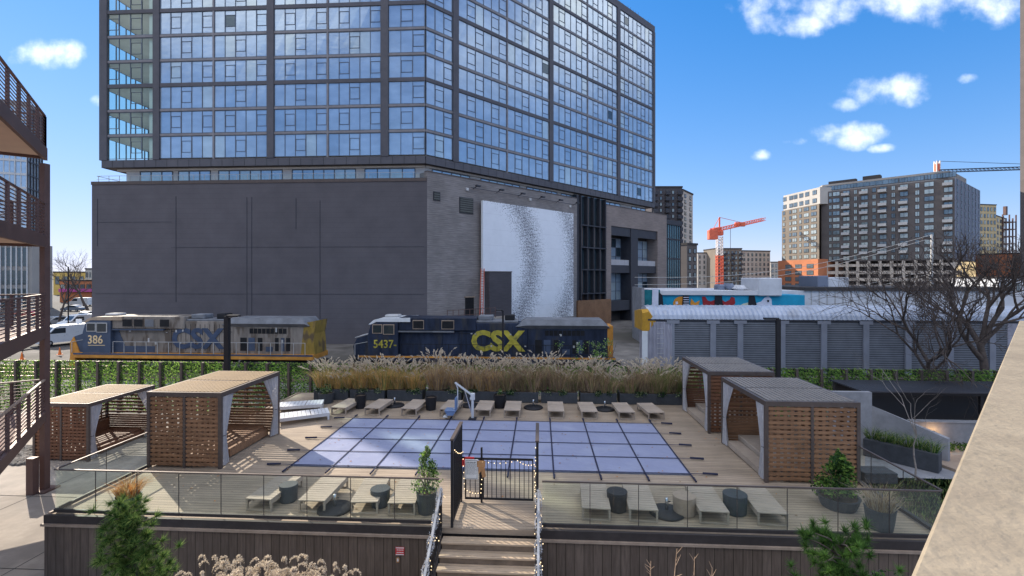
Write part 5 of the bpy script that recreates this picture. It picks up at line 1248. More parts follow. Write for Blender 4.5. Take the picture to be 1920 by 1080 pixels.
# tables, umbrella bases, pots
def drum(label, p, r, h, mm_, cat='side table', nm='side_table', group=None):
    t = thing(nm, label, cat, (p.x, p.y, .003), 0, group)
    m = MB(); m.lathe((0, 0, 0), [(r*.86, 0), (r*.94, .03), (r*.97, h*.5), (r, h-.06), (r*.97, h-.035)], 24); m.build('body', mm_, t, smooth=False)
    m = MB(); m.lathe((0, 0, h-.033), [(r*1.0, 0), (r*1.02, .012), (r*.99, .033)], 24); m.build('top', mm_, t)
    return t
gt = 'drum side tables by the loungers'
drum('dark drum table beside the leftmost front lounger', G(541, 922, .25), .24, .46, 'planter_grey', group=gt)
drum('grey drum table between two loungers left of the stairs', G(713, 930, .25), .26, .46, 'planter_grey', group=gt)
drum('black drum table right of the lounger nearest the gate', G(1157, 938, .25), .27, .50, 'black_plastic', group=gt)
drum('tan drum table between two loungers of the right front row', G(1283, 945, .25), .29, .48, 'trim_tan', group=gt)
drum('dark green-grey drum table between the two rightmost front loungers', G(1378, 943, .25), .30, .50, 'planter_grey', group=gt)
def ubase(label, p, r=.45):
    t = thing('umbrella_base', label, 'umbrella base', (p.x, p.y, .003), 0, 'round umbrella bases without umbrellas')
    m = MB(); m.lathe((0, 0, 0), [(r, 0), (r*1.02, .03), (r*.95, .06), (r*.3, .085), (.07, .1)], 28); m.build('plate', 'black_plastic', t, smooth=True)
    m = MB(); m.lathe((0, 0, .09), [(.045, 0), (.04, .3), (.03, .31)], 12); m.build('tube', 'chrome', t, smooth=True)
    m = MB(); m.tube([(.04, 0, .3), (.1, 0, .31)], .015, 6); m.build('knob', 'black_plastic', t)
for a in (('round umbrella base between the second and third back row loungers', G(740, 761)), ('round umbrella base just behind the pool lift', G(882, 761)), ('round umbrella base right of the middle back row lounger', G(1000, 765)),
          ('round umbrella base near the right end of the back row', G(1134, 768)), ('pale lit umbrella base between two front loungers on the left', G(628, 955)), ('umbrella base in front of the right front loungers', G(1250, 962))): ubase(*a)
def pot(label, p, r, h, mm_='planter_grey', plant=None, cat='planter', z=.003):
    t = thing('planter_pot', label, cat, (p.x, p.y, z)); 
    m = MB(); m.lathe((0, 0, 0), [(r*.8, 0), (r*.9, h*.4), (r, h-.02), (r*1.03, h), (r*.9, h), (r*.88, h-.06), (.02, h-.06)], 22); m.build('pot', mm_, t)
    m = MB(); m.lathe((0, 0, h-.08), [(r*.87, 0), (r*.87, .025)], 16); m.build('soil', 'soil', t)
    if plant: plant(t, h-.05)
    return t
def sprig(seed, n=120, r=.3, hh=.3, ks=(0, 1, 2)):
    def f(t, z):
        m = MB(); leafy(m, (0, 0, z+hh*.6), (r, r, hh), n, .05, ks, random.Random(seed), shell=.1); m.build('foliage', ['leaf_pale', 'leaf_mid', 'leaf_dark', 'reed_tan'], t)
    return f
pot('dark pot at the left corner of the back row before the grasses', G(612, 755), .38, .5, plant=sprig(1))
pot('black pot between the first two back row loungers', G(676, 765), .27, .62, 'black_plastic')
pot('black pot left of the pool lift in the back row', G(808, 768), .27, .6, 'black_plastic')
pot('black pot between two back row loungers right of the pool lift', G(937, 764), .3, .62, 'black_plastic', plant=sprig(4, 40, .15, .2))
def shrub_pot(seed, hh, r, mats, ks, n, sz):
    def f(t, z):
        rg = random.Random(seed); m = MB()
        for i in range(9):
            a = rg.random()*6.28; e = Vector((math.cos(a)*r*.5, math.sin(a)*r*.5, z+hh*rg.uniform(.4, .9))); m.tube([(0, 0, z-.03), (e.x*.4, e.y*.4, z+(e.z-z)*.5), e], [.016, .012, .006], 4)
        m.build('stem', 'bark', t)
        m = MB()
        for i in range(16):
            q = (i+.5)/16; rr_ = r*(1-q)**.7*1.0+.05; a = rg.random()*6.28; c = (math.cos(a)*rr_*.45, math.sin(a)*rr_*.45, z+.1+hh*q)
            leafy(m, c, (rr_*.62, rr_*.62, hh*.1+.05), n//16, sz, ks, rg, shell=.0)
        m.build('foliage', mats, t)
    return f
pot('dark pot with a light green conical evergreen left of the stairs', G(800, 960), .27, .55, plant=shrub_pot(3, 1.05, .42, ['leaf_pale', 'leaf_mid', 'leaf_light', 'leaf_dark'], (0, 0, 1, 2, 3), 1500, .035))
def grass_pot(seed, h, sp, n, mats, ks):
    def f(t, z): m = MB(); grass_clump(m, (0, 0, z-.04), h, sp, n, ks, random.Random(seed), w=.008, lean=.8); m.build('grass', mats, t)
    return f
pot('pale rimmed pot of rust orange grass behind the glass at the left corner', G(240, 965), .30, .5, plant=grass_pot(8, .62, .55, 420, ['reed_rust', 'reed_gold', 'reed_tan'], (0, 0, 1, 2)))
pot('dark pot with pale dry grass near the right end of the glass railing', G(1650, 990), .33, .5, plant=grass_pot(9, .7, .7, 320, ['reed_tan', 'reed_brown', 'plume_dark'], (0, 1, 2)))
pot('low dark planter with a wide green shrub right of the near cabana wall', G(1572, 950), .5, .3, plant=shrub_pot(12, 1.05, .68, ['leaf_mid', 'leaf_dark', 'needle_a', 'leaf_light'], (0, 1, 1, 2, 3), 2600, .045))

# grass planters along the back
gx = [-10.45, -8.6, -6.7, -4.75, -2.85, -.95, .95, 2.85, 4.75, 6.5]
lbl = ['gold lit grasses', 'orange gold grasses', 'rusty grasses', 'brown grasses behind the pool lift', 'brown grasses left of the middle lamp', 'pale plumed grasses right of the middle lamp', 'pale plumed grasses, third from the right', 'dry grasses with some green, second from the right', 'greenish grasses beside the far right cabana']
lbl = ['tall feathery grasses in a dark planter box, leftmost of the row by the ivy', 'tall feathery grasses behind the pot at the left end of the back row', 'tall feathery grasses behind the leftmost wooden back row lounger', 'tall feathery grasses behind the first round umbrella base', 'tall feathery grasses behind the pool lift',
    'tall feathery grasses left of the thin middle lamp post', 'tall feathery grasses right of the thin middle lamp post', 'tall feathery grasses behind the umbrella base right of the middle', 'tall feathery grasses second from the right end of the planter row', 'greener feathery grasses at the right end of the planter row']
for i, x in enumerate(gx):
    t = thing('grass_planter', lbl[i], 'planter', (x, 23.9, .003), 0, 'planter boxes of tall grass')
    m = MB(); m.cbox(-.88, -.42, 0, .88, .42, .52, .02); m.build('box', 'planter_grey', t)
    rg = random.Random(100+i); m = MB()
    ks = ((0, 1, 1, 1, 3) if i < 3 else (0, 0, 1, 2, 6) if i < 5 else (0, 0, 2, 2, 6, 3) if i < 9 else (0, 2, 3, 3))
    hs_ = rg.uniform(.82, 1.1); sk = rg.randint(0, 4)
    for k in range(5): grass_clump(m, (-.72+k*.36+rg.uniform(-.12, .12), rg.uniform(-.2, .2), .5), 1.42*hs_*(rg.uniform(.55, .7) if k == sk else rg.uniform(.85, 1.15)), .62, 190, ks, rg, plume=4, nplume=26, w=.011, lean=.62, pl=.34)
    m.build('grass', ['reed_tan', 'reed_gold', 'reed_brown', 'reed_green', 'plume', 'plume_dark', 'reed_mauve'], t)
    m = MB()
    for k in range(3): leafy(m, (rg.uniform(-.7, .7), -.4, .5), (.28, .12, .16), 70, .045, (0, 1, 1), rg, shell=.1)
    m.build('trailing_leaves', ['leaf_pale', 'leaf_dark'], t)
    m = MB(); m.box(-.84, -.38, .5, .84, .38, .525); m.build('soil', 'soil', t)

# ================================================================ pool lift
p = G(886, 787)
t = thing('pool_lift', 'white pool lift with a slanting arm and blue-grey seat at the pool edge', 'pool lift', (p.x, p.y, 0))
m = MB(); m.cbox(-.16, -.16, .003, .16, .16, .09, .02); m.build('base', 'black_plastic', t)
m = MB(); m.tube([(0, 0, .08), (0, 0, 1.05)], .06, 10); m.cbox(-.08, -.08, .85, .1, .08, 1.15, .02); m.build('mast', 'lift_white', t)
top = onY(853, 717, p.y)-Vector((p.x, p.y, 0)); m = MB()
for s in (-.05, .05): m.bar((0, s, 1.05), (top.x, s, top.z), .045)
m.build('arm', 'lift_white', t)
m = MB(); m.bar((-.03, 0, .25), Vector((0, 0, 1.05)).lerp(Vector((top.x, 0, top.z)), .45), .04); m.build('actuator', 'chrome', t)
m = MB(); m.tube([(top.x+.02, 0, top.z), (top.x+.12, 0, top.z-.25), (top.x+.12, 0, .55)], .025, 8); m.tube([(top.x+.12, 0, .55), (top.x-.1, 0, .42)], .025, 8); m.build('hanger', 'lift_white', t)
m = MB(); m.cbox(top.x-.42, -.24, .38, top.x+.08, .24, .46, .03); m.cbox(top.x+.02, -.22, .46, top.x+.09, .22, .98, .03); m.prism([(top.x-.4, .38), (top.x+.05, .38), (top.x-.05, .22), (top.x-.3, .22)], -.2, .2, axis='y'); m.build('seat', 'lift_blue', t)
m = MB(); m.cbox(top.x-.5, -.18, .12, top.x-.3, .18, .15, .01); m.bar((top.x-.35, 0, .24), (top.x-.4, 0, .14), .03); m.build('footrest', 'lift_white', t)

# ================================================================ glass railings
def glass_rail(label, a, b, n, h=1.1, z0=.05, topm='bronze_steel', clampn=True, lo=None):
    a = Vector((*a, z0)); b = Vector((*b, z0)); t = thing('glass_railing', label, 'railing', tuple((a+b)/2))
    d = (b-a)/n; e = d.normalized()
    for i in range(n):
        p = a+d*i+e*.012; q = a+d*(i+1)-e*.012; nn_ = Vector((-e.y, e.x, 0))*.006
        m = MB(); m.add([p-nn_, q-nn_, q+nn_, p+nn_]+[v+Vector((0, 0, h-.02)) for v in (p-nn_, q-nn_, q+nn_, p+nn_)], [(0, 3, 2, 1), (4, 5, 6, 7), (0, 1, 5, 4), (1, 2, 6, 5), (2, 3, 7, 6), (3, 0, 4, 7)]); m.build('glass_panel', 'rail_glass', t, world=True)
        if 0 < i: m = MB(); c = a+d*i; m.bar(c, c+Vector((0, 0, h-.03)), .014); m.build('joint', 'trim_dark', t, world=True)
    m = MB(); m.bar(a+Vector((0, 0, h)), b+Vector((0, 0, h)), .05, .03); m.build('top_rail', topm, t, world=True)
    m = MB(); m.bar(a+Vector((0, 0, .03)), b+Vector((0, 0, .03)), .06, .08); m.build('base_channel', 'trim_dark', t, world=True)
glass_rail('frameless glass railing along the front of the deck left of the stairs', (-12.66, 11.84), (-2.5, 11.84), 9)
glass_rail('frameless glass railing along the front of the deck right of the stairs', (.06, 11.84), (9.42, 11.84), 8)
glass_rail('glass railing running back along the left edge of the deck', (-12.66, 11.88), (-12.66, 14.8), 2)
glass_rail('glass railing running back along the right edge of the deck', (9.47, 11.88), (9.47, 22.8), 9)
# lower glass guard outside on the right
a = G(1700, 935, -.5); 
glass_rail('low glass guard on the lower ground right of the deck', (10.2, 13.0), (12.4, 13.0), 2, .9, GZ+.05)

# ================================================================ gate, side screens, stair rails
GYg = 13.1; gx0 = -2.1; gx1 = -.12
t = thing('pool_gate', 'black barred double gate at the head of the stairs with a notice', 'gate', ((gx0+gx1)/2, GYg, 0))
gm = G(879, 936).x
for a, b in ((gx0+.05, -1.62), (-1.56, gx1-.05)):
    m = MB(); zt_ = 1.22
    m.box(a, GYg-.02, zt_-.05, b, GYg+.02, zt_); m.box(a, GYg-.02, .08, b, GYg+.02, .13)
    m.box(a, GYg-.02, .13, a+.035, GYg+.02, zt_-.05); m.box(b-.035, GYg-.02, .13, b, GYg+.02, zt_-.05); m.build('gate_leaf', 'dark_steel', t, world=True)
    n = max(3, round((b-a)/.125)); m = MB()
    for i in range(1, n): x = a+(b-a)*i/n; m.box(x-.009, GYg-.009, .13, x+.009, GYg+.009, zt_-.05)
    m.build('bars', 'dark_steel', t, world=True)
m = MB(); m.box(-1.62+.005, GYg-.035, 0, -1.56-.005, GYg+.035, 1.5); m.build('centre_post', 'dark_steel', t, world=True)
m = MB(); m.cbox(-1.66, GYg-.08, .85, -1.54, GYg-.036, 1.02, .01); m.build('latch', 'dark_steel', t, world=True)
m = MB(); m.box(-1.70, GYg-.095, 1.0, -1.48, GYg-.081, 1.17); m.add([(-1.67, GYg-.1, 1.0), (-1.5, GYg-.1, 1.0), (-1.46, GYg-.1, .74), (-1.56, GYg-.1, .72), (-1.59, GYg-.1, .9), (-1.66, GYg-.1, .8)], [(0, 1, 2, 3, 4, 5)]); m.build('orange_tag', 'tag_orange', t, world=True)
# notice
sg = thing('notice_board', 'white notice of small printed rules wired to the left leaf of the gate', 'sign', (-1.9, GYg-.07, .95))
xa, xb, za, zb2 = -2.04, -1.68, .66, 1.20
m = MB(); m.cbox(xa, GYg-.085, za, xb, GYg-.065, zb2, .004); m.build('board', 'sign_white', sg, world=True)
m = MB(); yb = GYg-.089
for (a, b, c, d) in ((xa+.025, xb-.025, zb2-.03, zb2-.022), (xa+.025, xb-.025, za+.022, za+.03)): m.box(a, yb, c, b, yb+.003, d)
m.box(xa+.022, yb, za+.022, xa+.03, yb+.003, zb2-.022); m.box(xb-.03, yb, za+.022, xb-.022, yb+.003, zb2-.022)
rg = random.Random(6)
for row in range(15):      # the header and lines of fine print, too small in the photograph to read
    z = zb2-.075-row*.027; x = xa+.045; h_ = .014 if row == 0 else .007
    while x < xb-.06:
        l_w = rg.uniform(.02, .06)*(1.6 if row == 0 else 1); m.box(x, yb, z-h_/2, min(x+l_w, xb-.045), yb+.003, z+h_/2); x += l_w+.014
    if row == 12: break
m.build('print', 'ink', sg, world=True)
m = MB(); m.box(xa-.08, GYg-.055, 1.0, xa-.005, GYg-.035, 1.25); m.box(xa-.08, GYg-.055, 1.205, xa+.25, GYg-.035, 1.25); o = m.build('red_flag', 'sign_red', sg, world=True)

def side_screen(label, x, y0, y1, h, n):
    t = thing('barred_side_screen', label, 'fence', (x, (y0+y1)/2, 0))
    for y in (y0, y1): m = MB(); m.box(x-.03, y-.03, .003, x+.03, y+.03, h); m.build('post', 'dark_steel', t, world=True)
    m = MB(); m.box(x-.045, y0-.04, h, x+.045, y1+.04, h+.04); m.build('top_rail', 'bronze_steel', t, world=True)
    for za_, zb_ in ((.08, .13), (h-.1, h-.06)): m = MB(); m.box(x-.02, y0+.03, za_, x+.02, y1-.03, zb_); m.build('cross_rail', 'dark_steel', t, world=True)
    m = MB()
    for i in range(1, n): y = y0+(y1-y0)*i/n; m.box(x-.011, y-.011, .13, x+.011, y+.011, h-.1)
    m.build('bars', 'dark_steel', t, world=True)
side_screen('tall barred side screen left of the gate landing', -2.16, 11.75, 13.12, 2.15, 10)
side_screen('tall barred side screen right of the gate landing', -.06, 11.75, 13.12, 2.15, 10)
def stair_rail(label, x, garl):
    t = thing('stair_handrail', label, 'railing', (x, DY0-1.2, GZ))
    s = .17/.27; y0, y1 = DY0-.02, 9.3; top = lambda y: .98-(y0-y)*s; bot = lambda y: .08-(y0-y)*s
    m = MB(); m.bar((x, y0, top(y0)), (x, y1, top(y1)), .055, .045); m.build('handrail', 'pole_grey', t, world=True)
    m = MB(); m.bar((x, y0, bot(y0)), (x, y1, bot(y1)), .04); m.build('bottom_rail', 'dark_steel', t, world=True)
    for y in (y0-.03, (y0+y1)/2, y1): m = MB(); m.box(x-.025, y-.025, max(GZ, bot(y)-.12), x+.025, y+.025, top(y)); m.build('post', 'dark_steel', t, world=True)
    m = MB(); n = 22
    for i in range(1, n): y = y0+(y1-y0)*i/n; m.box(x-.009, y-.009, bot(y), x+.009, y+.009, top(y))
    m.build('bars', 'dark_steel', t, world=True)
    g_ = thing('light_garland', garl, 'garland', (x, DY0-1.2, .2)); rg = random.Random(len(garl)); m = MB()
    N_ = 150; pts = []
    for i in range(N_):
        u = i/(N_-1); y = y0+(y1-y0)*u; a = u*34; pts.append((x+.075*math.cos(a)+rg.gauss(0, .01), y, top(y)-.22+.26*math.sin(a)*(.5+.5*abs(math.sin(u*9)))))
    m.tube(pts, .008, 4); m.build('cord', 'dark_steel', g_, world=True)
    m = MB()
    for k in range(5):
        yc = y0+(y1-y0)*(k+.4)/5
        for i in range(280):
            th = rg.random()*6.28; yy_ = yc+rg.gauss(0, .045)+.1*math.sin(th); p = Vector((x+.07*math.cos(th), yy_, top(yy_)-.01+.07*math.sin(th)+rg.gauss(0, .02)))
            d = Vector((rg.gauss(0, 1), rg.gauss(0, 1), rg.gauss(0, 1))).normalized()*.045; e = Vector((rg.gauss(0, 1), rg.gauss(0, 1), rg.gauss(0, 1))).normalized()*.007
            m.add([p-e, p+d, p+e], [(0, 1, 2)])
    m.build('tinsel', 'garland', g_, world=True)
    m = MB()
    for i in range(0, N_, 3):
        c = Vector(pts[i])+Vector((rg.gauss(0, .02), rg.gauss(0, .02), -.02)); m.lathe(tuple(c), [(.004, 0), (.011, .008), (.010, .02), (.003, .028)], 6)
    m.build('bulbs', 'bulb', g_, world=True)
stair_rail('left stair handrail with bars and wound garland', -2.42, 'silver tinsel garland with small warm bulbs on the left stair handrail')
stair_rail('right stair handrail with bars and wound garland', -.03, 'silver tinsel garland with small warm bulbs on the right stair handrail')
g_ = thing('fairy_lights', 'string of small warm bulbs on the bars of the gate screens', 'fairy lights', (-1.1, GYg, 1.2)); m = MB(); rg = random.Random(77); c2 = MB()
P_ = [(-2.1, 11.8, 1.9), (-2.1, 13.05, 1.4), (-2.05, 13.03, .4), (-1.6, 13.03, .3), (-1.55, 13.03, 1.15), (-.6, 13.03, 1.2), (-.15, 13.03, 1.1), (-.12, 12.5, .5), (-.1, 11.8, 2.0), (-.1, 11.75, .3)]
for a, b in zip(P_, P_[1:]):
    a = Vector(a); b = Vector(b); n = 6; pp = [a.lerp(b, i/n)+Vector((0, 0, -.06*math.sin(math.pi*i/n))) for i in range(n+1)]; c2.tube(pp, .005, 4, cap=False)
    for q in pp[:-1]: m.lathe((q.x, q.y-.015, q.z-.02), [(.004, 0), (.013, .009), (.011, .022), (.003, .03)], 6)
c2.build('cord', 'dark_steel', g_, world=True); m.build('bulbs', 'bulb', g_, world=True)
# red notice and valve tag on the deck front
p = onY(750, 1033, DY0-.07); 
t = thing('wall_sign', 'small red and white sign on the deck front wall left of the stairs', 'sign', tuple(p))
m = MB(); m.box(p.x-.11, p.y-.012, p.z-.10, p.x+.11, p.y, p.z+.10); m.build('plate', 'sign_red', t, world=True)
m = MB()
for z in (.082, .03, -.03, -.082): m.box(p.x-.1, p.y-.015, p.z+z-.012, p.x+.1, p.y-.0125, p.z+z+.012) if abs(z) > .05 else [m.box(p.x-.08+i*.045, p.y-.015, p.z+z-.01, p.x-.08+i*.045+.034, p.y-.0125, p.z+z+.01) for i in range(4)]
m.build('print', 'sign_white', t, world=True)
p = onY(746, 1049, DY0-.07)
t = thing('hydrant_tag', 'small orange and cream tag hanging under the red wall sign', 'tag', tuple(p))
m = MB(); m.prism([(p.x-.035, p.z-.07), (p.x+.035, p.z-.07), (p.x+.045, p.z+.03), (p.x, p.z+.07), (p.x-.045, p.z+.03)], p.y-.012, p.y, axis='y'); m.build('plate', 'tag_orange', t, world=True)
m = MB(); m.box(p.x-.018, p.y-.016, p.z-.04, p.x+.02, p.y-.0125, p.z+.03); m.build('print', 'sign_white', t, world=True)

# ================================================================ lamp posts
def lamp(label, px, pyt, Yl, arm, r=.07, zb=0):
    p = onY(px, pyt, Yl); t = thing('street_lamp', label, 'lamp post', (p.x, p.y, zb))
    m = MB(); m.box(p.x-r, p.y-r, zb, p.x+r, p.y+r, p.z); m.build('pole', 'dark_steel', t, world=True)
    m = MB(); m.box(p.x-r*1.8, p.y-r*1.8, zb, p.x+r*1.8, p.y+r*1.8, zb+.04); m.build('base_plate', 'dark_steel', t, world=True)
    m = MB(); a = p.x if arm > 0 else p.x+arm; b = p.x+arm if arm > 0 else p.x; m.cbox(min(p.x, p.x+arm), p.y-.14, p.z-.02, max(p.x, p.x+arm), p.y+.14, p.z+.06, .015); m.build('lamp_head', 'dark_steel', t, world=True)
    m = MB(); m.box(min(p.x+arm*.25, p.x+arm*.95), p.y-.1, p.z-.035, max(p.x+arm*.25, p.x+arm*.95), p.y+.1, p.z-.022); m.build('lens', 'panel_white', t, world=True)
lamp('black square lamp post with a flat head behind the large left cabana', 426, 593, 20.8, .55, .1)
lamp('thin black lamp post among the grasses near the middle of the planter row', 943, 582, 24.6, -.35, .05)
lamp('black lamp post with a flat arm beside the far right cabana', 1459, 598, 23.8, -.65, .09)

# ================================================================ exterior walkway at the left
def camxy(px, depth): q = atD(px, depth); return Vector((q.x, q.y, 0))
Wc = camxy(84, 17.5); We = camxy(-34, 11.6); Wd = (We-Wc).normalized(); Wn = Vector((Wd.y, -Wd.x, 0))   # Wn points away from the deck
if Wn.x > 0: Wn = -Wn
wk = thing('exterior_walkway', 'brown steel walkway building with barred railings on four levels at the left edge', 'walkway', (Wc.x, Wc.y, GZ))
m = MB(); c = Wc; m.box(c.x-.1, c.y-.1, GZ, c.x+.1, c.y+.1, 10.3); m.build('column', 'walk_steel', wk, world=True)
m = MB(); m.box(c.x-.3, c.y-.3, GZ, c.x+.3, c.y+.3, GZ+.06); m.box(c.x-.26, c.y-.42, GZ, c.x+.0, c.y-.2, GZ+1.3); m.build('column_base', 'walk_steel', wk, world=True)
Wt = (We-Wc).length+1.5
c2_ = Wc+Wd*Wt
m = MB(); m.box(c2_.x-.17, c2_.y-.17, GZ, c2_.x+.17, c2_.y+.17, 10.3); m.build('column', 'walk_steel', wk, world=True)
def wbar(mb, a, b, w, h, z): mb.bar(Vector((a.x, a.y, z)), Vector((b.x, b.y, z)), w, h)
for li, (zb_, fas) in enumerate(((10.45, .45), (7.25, .45), (3.95, .45), (.95, .35))):
    A_ = Wc-Wd*0.0; B_ = Wc+Wd*Wt
    m = MB(); m.prism([(p.x, p.y) for p in (A_+Wn*.08, B_+Wn*.08, B_+Wn*4.2, A_+Wn*4.2)], zb_+.12, zb_+fas-.05); m.build('floor_slab', 'soffit' if li < 3 else 'walk_floor', wk, world=True)
    m = MB(); m.prism([(p.x, p.y) for p in (A_+Wn*.09, B_+Wn*.09, B_+Wn*4.2, A_+Wn*4.2)], zb_+fas-.049, zb_+fas-.01); m.build('floor_finish', 'walk_floor', wk, world=True)
    m = MB(); wbar(m, A_-Wd*.15, B_, .1, fas, zb_+fas/2); m.build('edge_beam', 'walk_steel', wk, world=True)
    m = MB(); wbar(m, A_+Wn*.1, A_+Wn*4.2, .1, fas*.9, zb_+fas/2); m.build('edge_beam', 'walk_steel', wk, world=True)
    for (P, Q, n) in ((A_, B_, 7), (A_-Wn*.0, A_+Wn*3.4, 4)):
        for i in range(n+1):
            p = P.lerp(Q, i/n); m = MB(); m.box(p.x-.035, p.y-.035, zb_+.05, p.x+.035, p.y+.035, zb_+fas+1.12); m.build('rail_post', 'walk_steel', wk, world=True)
        m = MB(); wbar(m, P, Q, .07, .05, zb_+fas+1.14); m.build('top_rail', 'walk_steel' if li < 3 else 'trim_tan', wk, world=True)
        m = MB()
        for k in range(9): wbar(m, P, Q, .018, .028, zb_+fas+.12+k*.11)
        m.build('rail_bars', 'walk_steel', wk, world=True)

# ================================================================ glass tower at the far left
D_ = 130
P1 = camxy(50, D_); P0 = camxy(-360, D_*.88)
F = Face((P0.x, P0.y), (P1.x, P1.y)); zt = H+(518-200)/900*D_
t = thing('glass_office_tower', 'pale blue glass tower seen behind the walkway at the left', 'building', ((P0.x+P1.x)/2, (P0.y+P1.y)/2+8, -2.1))
m = MB(F.M); m.box(0, -8, 8, F.len, 0, zt); m.build('wall', 'glass_b', t, world=True)
m = MB(F.M)
n = 34
for i in range(n+1): m.box(F.len*i/n-.09, -.02, 8, F.len*i/n+.09, .12 if i % 4 else .35, zt)
for j in range(13): z = 8+(zt-8)*j/12; m.box(0, -.02, z-.3, F.len, .18, z+.3)
m.build('facade_grid', 'panel_white', t, world=True)
m = MB(F.M); m.box(-.5, -8.5, zt, F.len+.3, .4, zt+1.2); m.build('roof_edge', 'tower_slab', t, world=True)
bk_ = F.pt(F.len, -8, 0); q = Face((P1.x, P1.y), (bk_.x, bk_.y)); m = MB(q.M); 
for i in range(6): m.box(i*1.6-.1, -.02, 8, i*1.6+.1, .3, zt)
for j in range(13): z = 8+(zt-8)*j/12; m.box(0, -.02, z-.15, 8, .25, z+.15)
m.build('side_grid', 'charcoal_metal', t, world=True)
P1 = camxy(60, 118); P0 = camxy(-380, 106); F = Face((P0.x, P0.y), (P1.x, P1.y)); z5 = H+(518-458)/900*118
m = MB(F.M); m.box(0, -8, -2.1, F.len, 0, z5); m.build('podium', 'bld_grey', t, world=True)
m = MB(F.M)
for z0, z1 in ((-1.5, 3.2), (4.2, 7.6), (8.7, z5-.9)): m.box(.5, .003, z0, F.len-1, .1, z1)
m.build('podium_glazing', 'glass_dark', t, world=True)
m = MB(F.M)
for i in range(40): m.box(F.len*i/40, .1, -2, F.len*i/40+.3, .22, z5)
m.box(-.2, .02, z5, F.len+.3, .7, z5+.5); m.build('podium_fins', 'panel_white', t, world=True)

# street scene at the left
simple_block('shop_building', 'low yellow walled building at the end of the street on the left', 100, 190, 210, 214, 511, 0, 'yellow_wall', 6, 1)
simple_block('shop_building', 'low dark brick shop with a pink band beyond the parked cars', 112, 185, 150, 152, 527, 0, 'bld_brick', 6, 1, wfrac=.7)
P = camxy(110, 149.5); Q = camxy(183, 151.5); m = MB(); m.bar((P.x, P.y, 1.8), (Q.x, Q.y, 1.8), .3, 1.0); o = m.build('banner', 'pink', shift=(P.x, P.y, 1.8)); tag(o, 'pink banner strip along the front of the dark brick shop', 'banner')
simple_block('pale_house', 'small pale gabled house beside the yellow building on the left', 160, 178, 200, 200, 505, 0, 'bld_light', 3, 2)
def car(label, p, rz, paint, kind='car'):
    t = thing('parked_car' if kind == 'car' else 'parked_van', label, 'car' if kind == 'car' else 'van', (p.x, p.y, -1.97), rz, 'vehicles parked along the street')
    if kind == 'van': pr = [(0, .35), (0, 1.0), (.25, 1.25), (.9, 1.45), (1.5, 2.15), (1.9, 2.3), (5.2, 2.3), (5.3, 2.1), (5.35, .35)]; gl = [(.98, 1.42), (1.5, 2.02), (2.5, 2.02), (2.5, 1.42)]; Lc = 5.35
    elif kind == 'suv': pr = []
    else: pr = [(0, .3), (-.02, .65), (.15, .82), (1.1, .95), (1.75, 1.38), (2.2, 1.46), (3.1, 1.42), (3.9, 1.02), (4.45, .95), (4.55, .6), (4.5, .3)]; gl = [(1.25, .97), (1.82, 1.34), (3.05, 1.36), (3.7, 1.0)]; Lc = 4.55
    Wd_ = 1.8 if kind == 'car' else 2.0
    pr = [(x-Lc/2, z) for x, z in pr]; gl = [(x-Lc/2, z) for x, z in gl]
    m = MB(); m.prism(pr, -Wd_/2, Wd_/2, axis='y'); m.build('body', paint, t)
    for s in (-1, 1): m = MB(); m.prism(gl, s*Wd_/2-.01*(s < 0)-.0, s*Wd_/2+.012 if s > 0 else s*Wd_/2-.012, axis='y'); m.build('side_window', 'car_glass', t)
    x0 = (1.12 if kind == 'car' else .95)-Lc/2; x1 = (1.72 if kind == 'car' else 1.48)-Lc/2; z0 = .97 if kind == 'car' else 1.5; z1 = 1.37 if kind == 'car' else 2.13
    m = MB(); m.add([(x0-.02, -.75, z0), (x0-.02, .75, z0), (x1-.02, .68, z1), (x1-.02, -.68, z1)], [(0, 1, 2, 3)]); m.build('windshield', 'car_glass', t)
    for x in (-Lc*.31, Lc*.31):
        for s in (-1, 1):
            f = MB(Matrix.Translation((x, s*(Wd_/2-.1), .33)) @ Matrix.Rotation(R(90), 4, 'X')); f.lathe((0, 0, -.11), [(.3, 0), (.33, .03), (.33, .19), (.3, .22)], 18); o = f.build('wheel', 'tyre', t)
            f = MB(Matrix.Translation((x, s*(Wd_/2-.1), .33)) @ Matrix.Rotation(R(90), 4, 'X')); f.lathe((0, 0, -.12), [(.17, 0), (.17, .24)], 14); f.build('rim', 'chrome', o)
    for s in (-.6, .6): m = MB(); m.cbox(-Lc/2-.03, s-.15, .62, -Lc/2+.08, s+.15, .78, .01); m.build('headlight', 'sign_white', t)
    return t
car('white van parked nearest beside the nose of the locomotive', camxy(118, 58), R(70), 'car_white', 'van')
car('white van parked just behind the nearest white van', camxy(152, 74), R(75), 'car_white', 'van')
car('silver car parked between the nearest vans at the kerb', camxy(104, 80), R(78), 'car_silver')
car('white car farther up the street left of the podium wall', camxy(163, 92), R(80), 'car_white')
car('grey car crossing the street in the middle distance', camxy(138, 112), R(5), 'car_grey')
car('white van in the far row before the shop', camxy(152, 132), R(3), 'car_white', 'van')
car('dark red car at the left of the far street', camxy(50, 96), R(10), 'car_red')
for i, (px_, d_) in enumerate(((112, 50), (41, 47))):
    P = camxy(px_, d_); t = thing('traffic_cone', ['orange traffic cone in front of the nearest white van', 'orange traffic cone left of the walkway column'][i], 'traffic cone', (P.x, P.y, -1.97), 0, 'orange cones')
    m = MB(); m.box(-.2, -.2, 0, .2, .2, .05); m.build('base', 'cone', t); m = MB(); m.lathe((0, 0, .05), [(.15, 0), (.03, .7)], 12); m.build('body', 'cone', t)
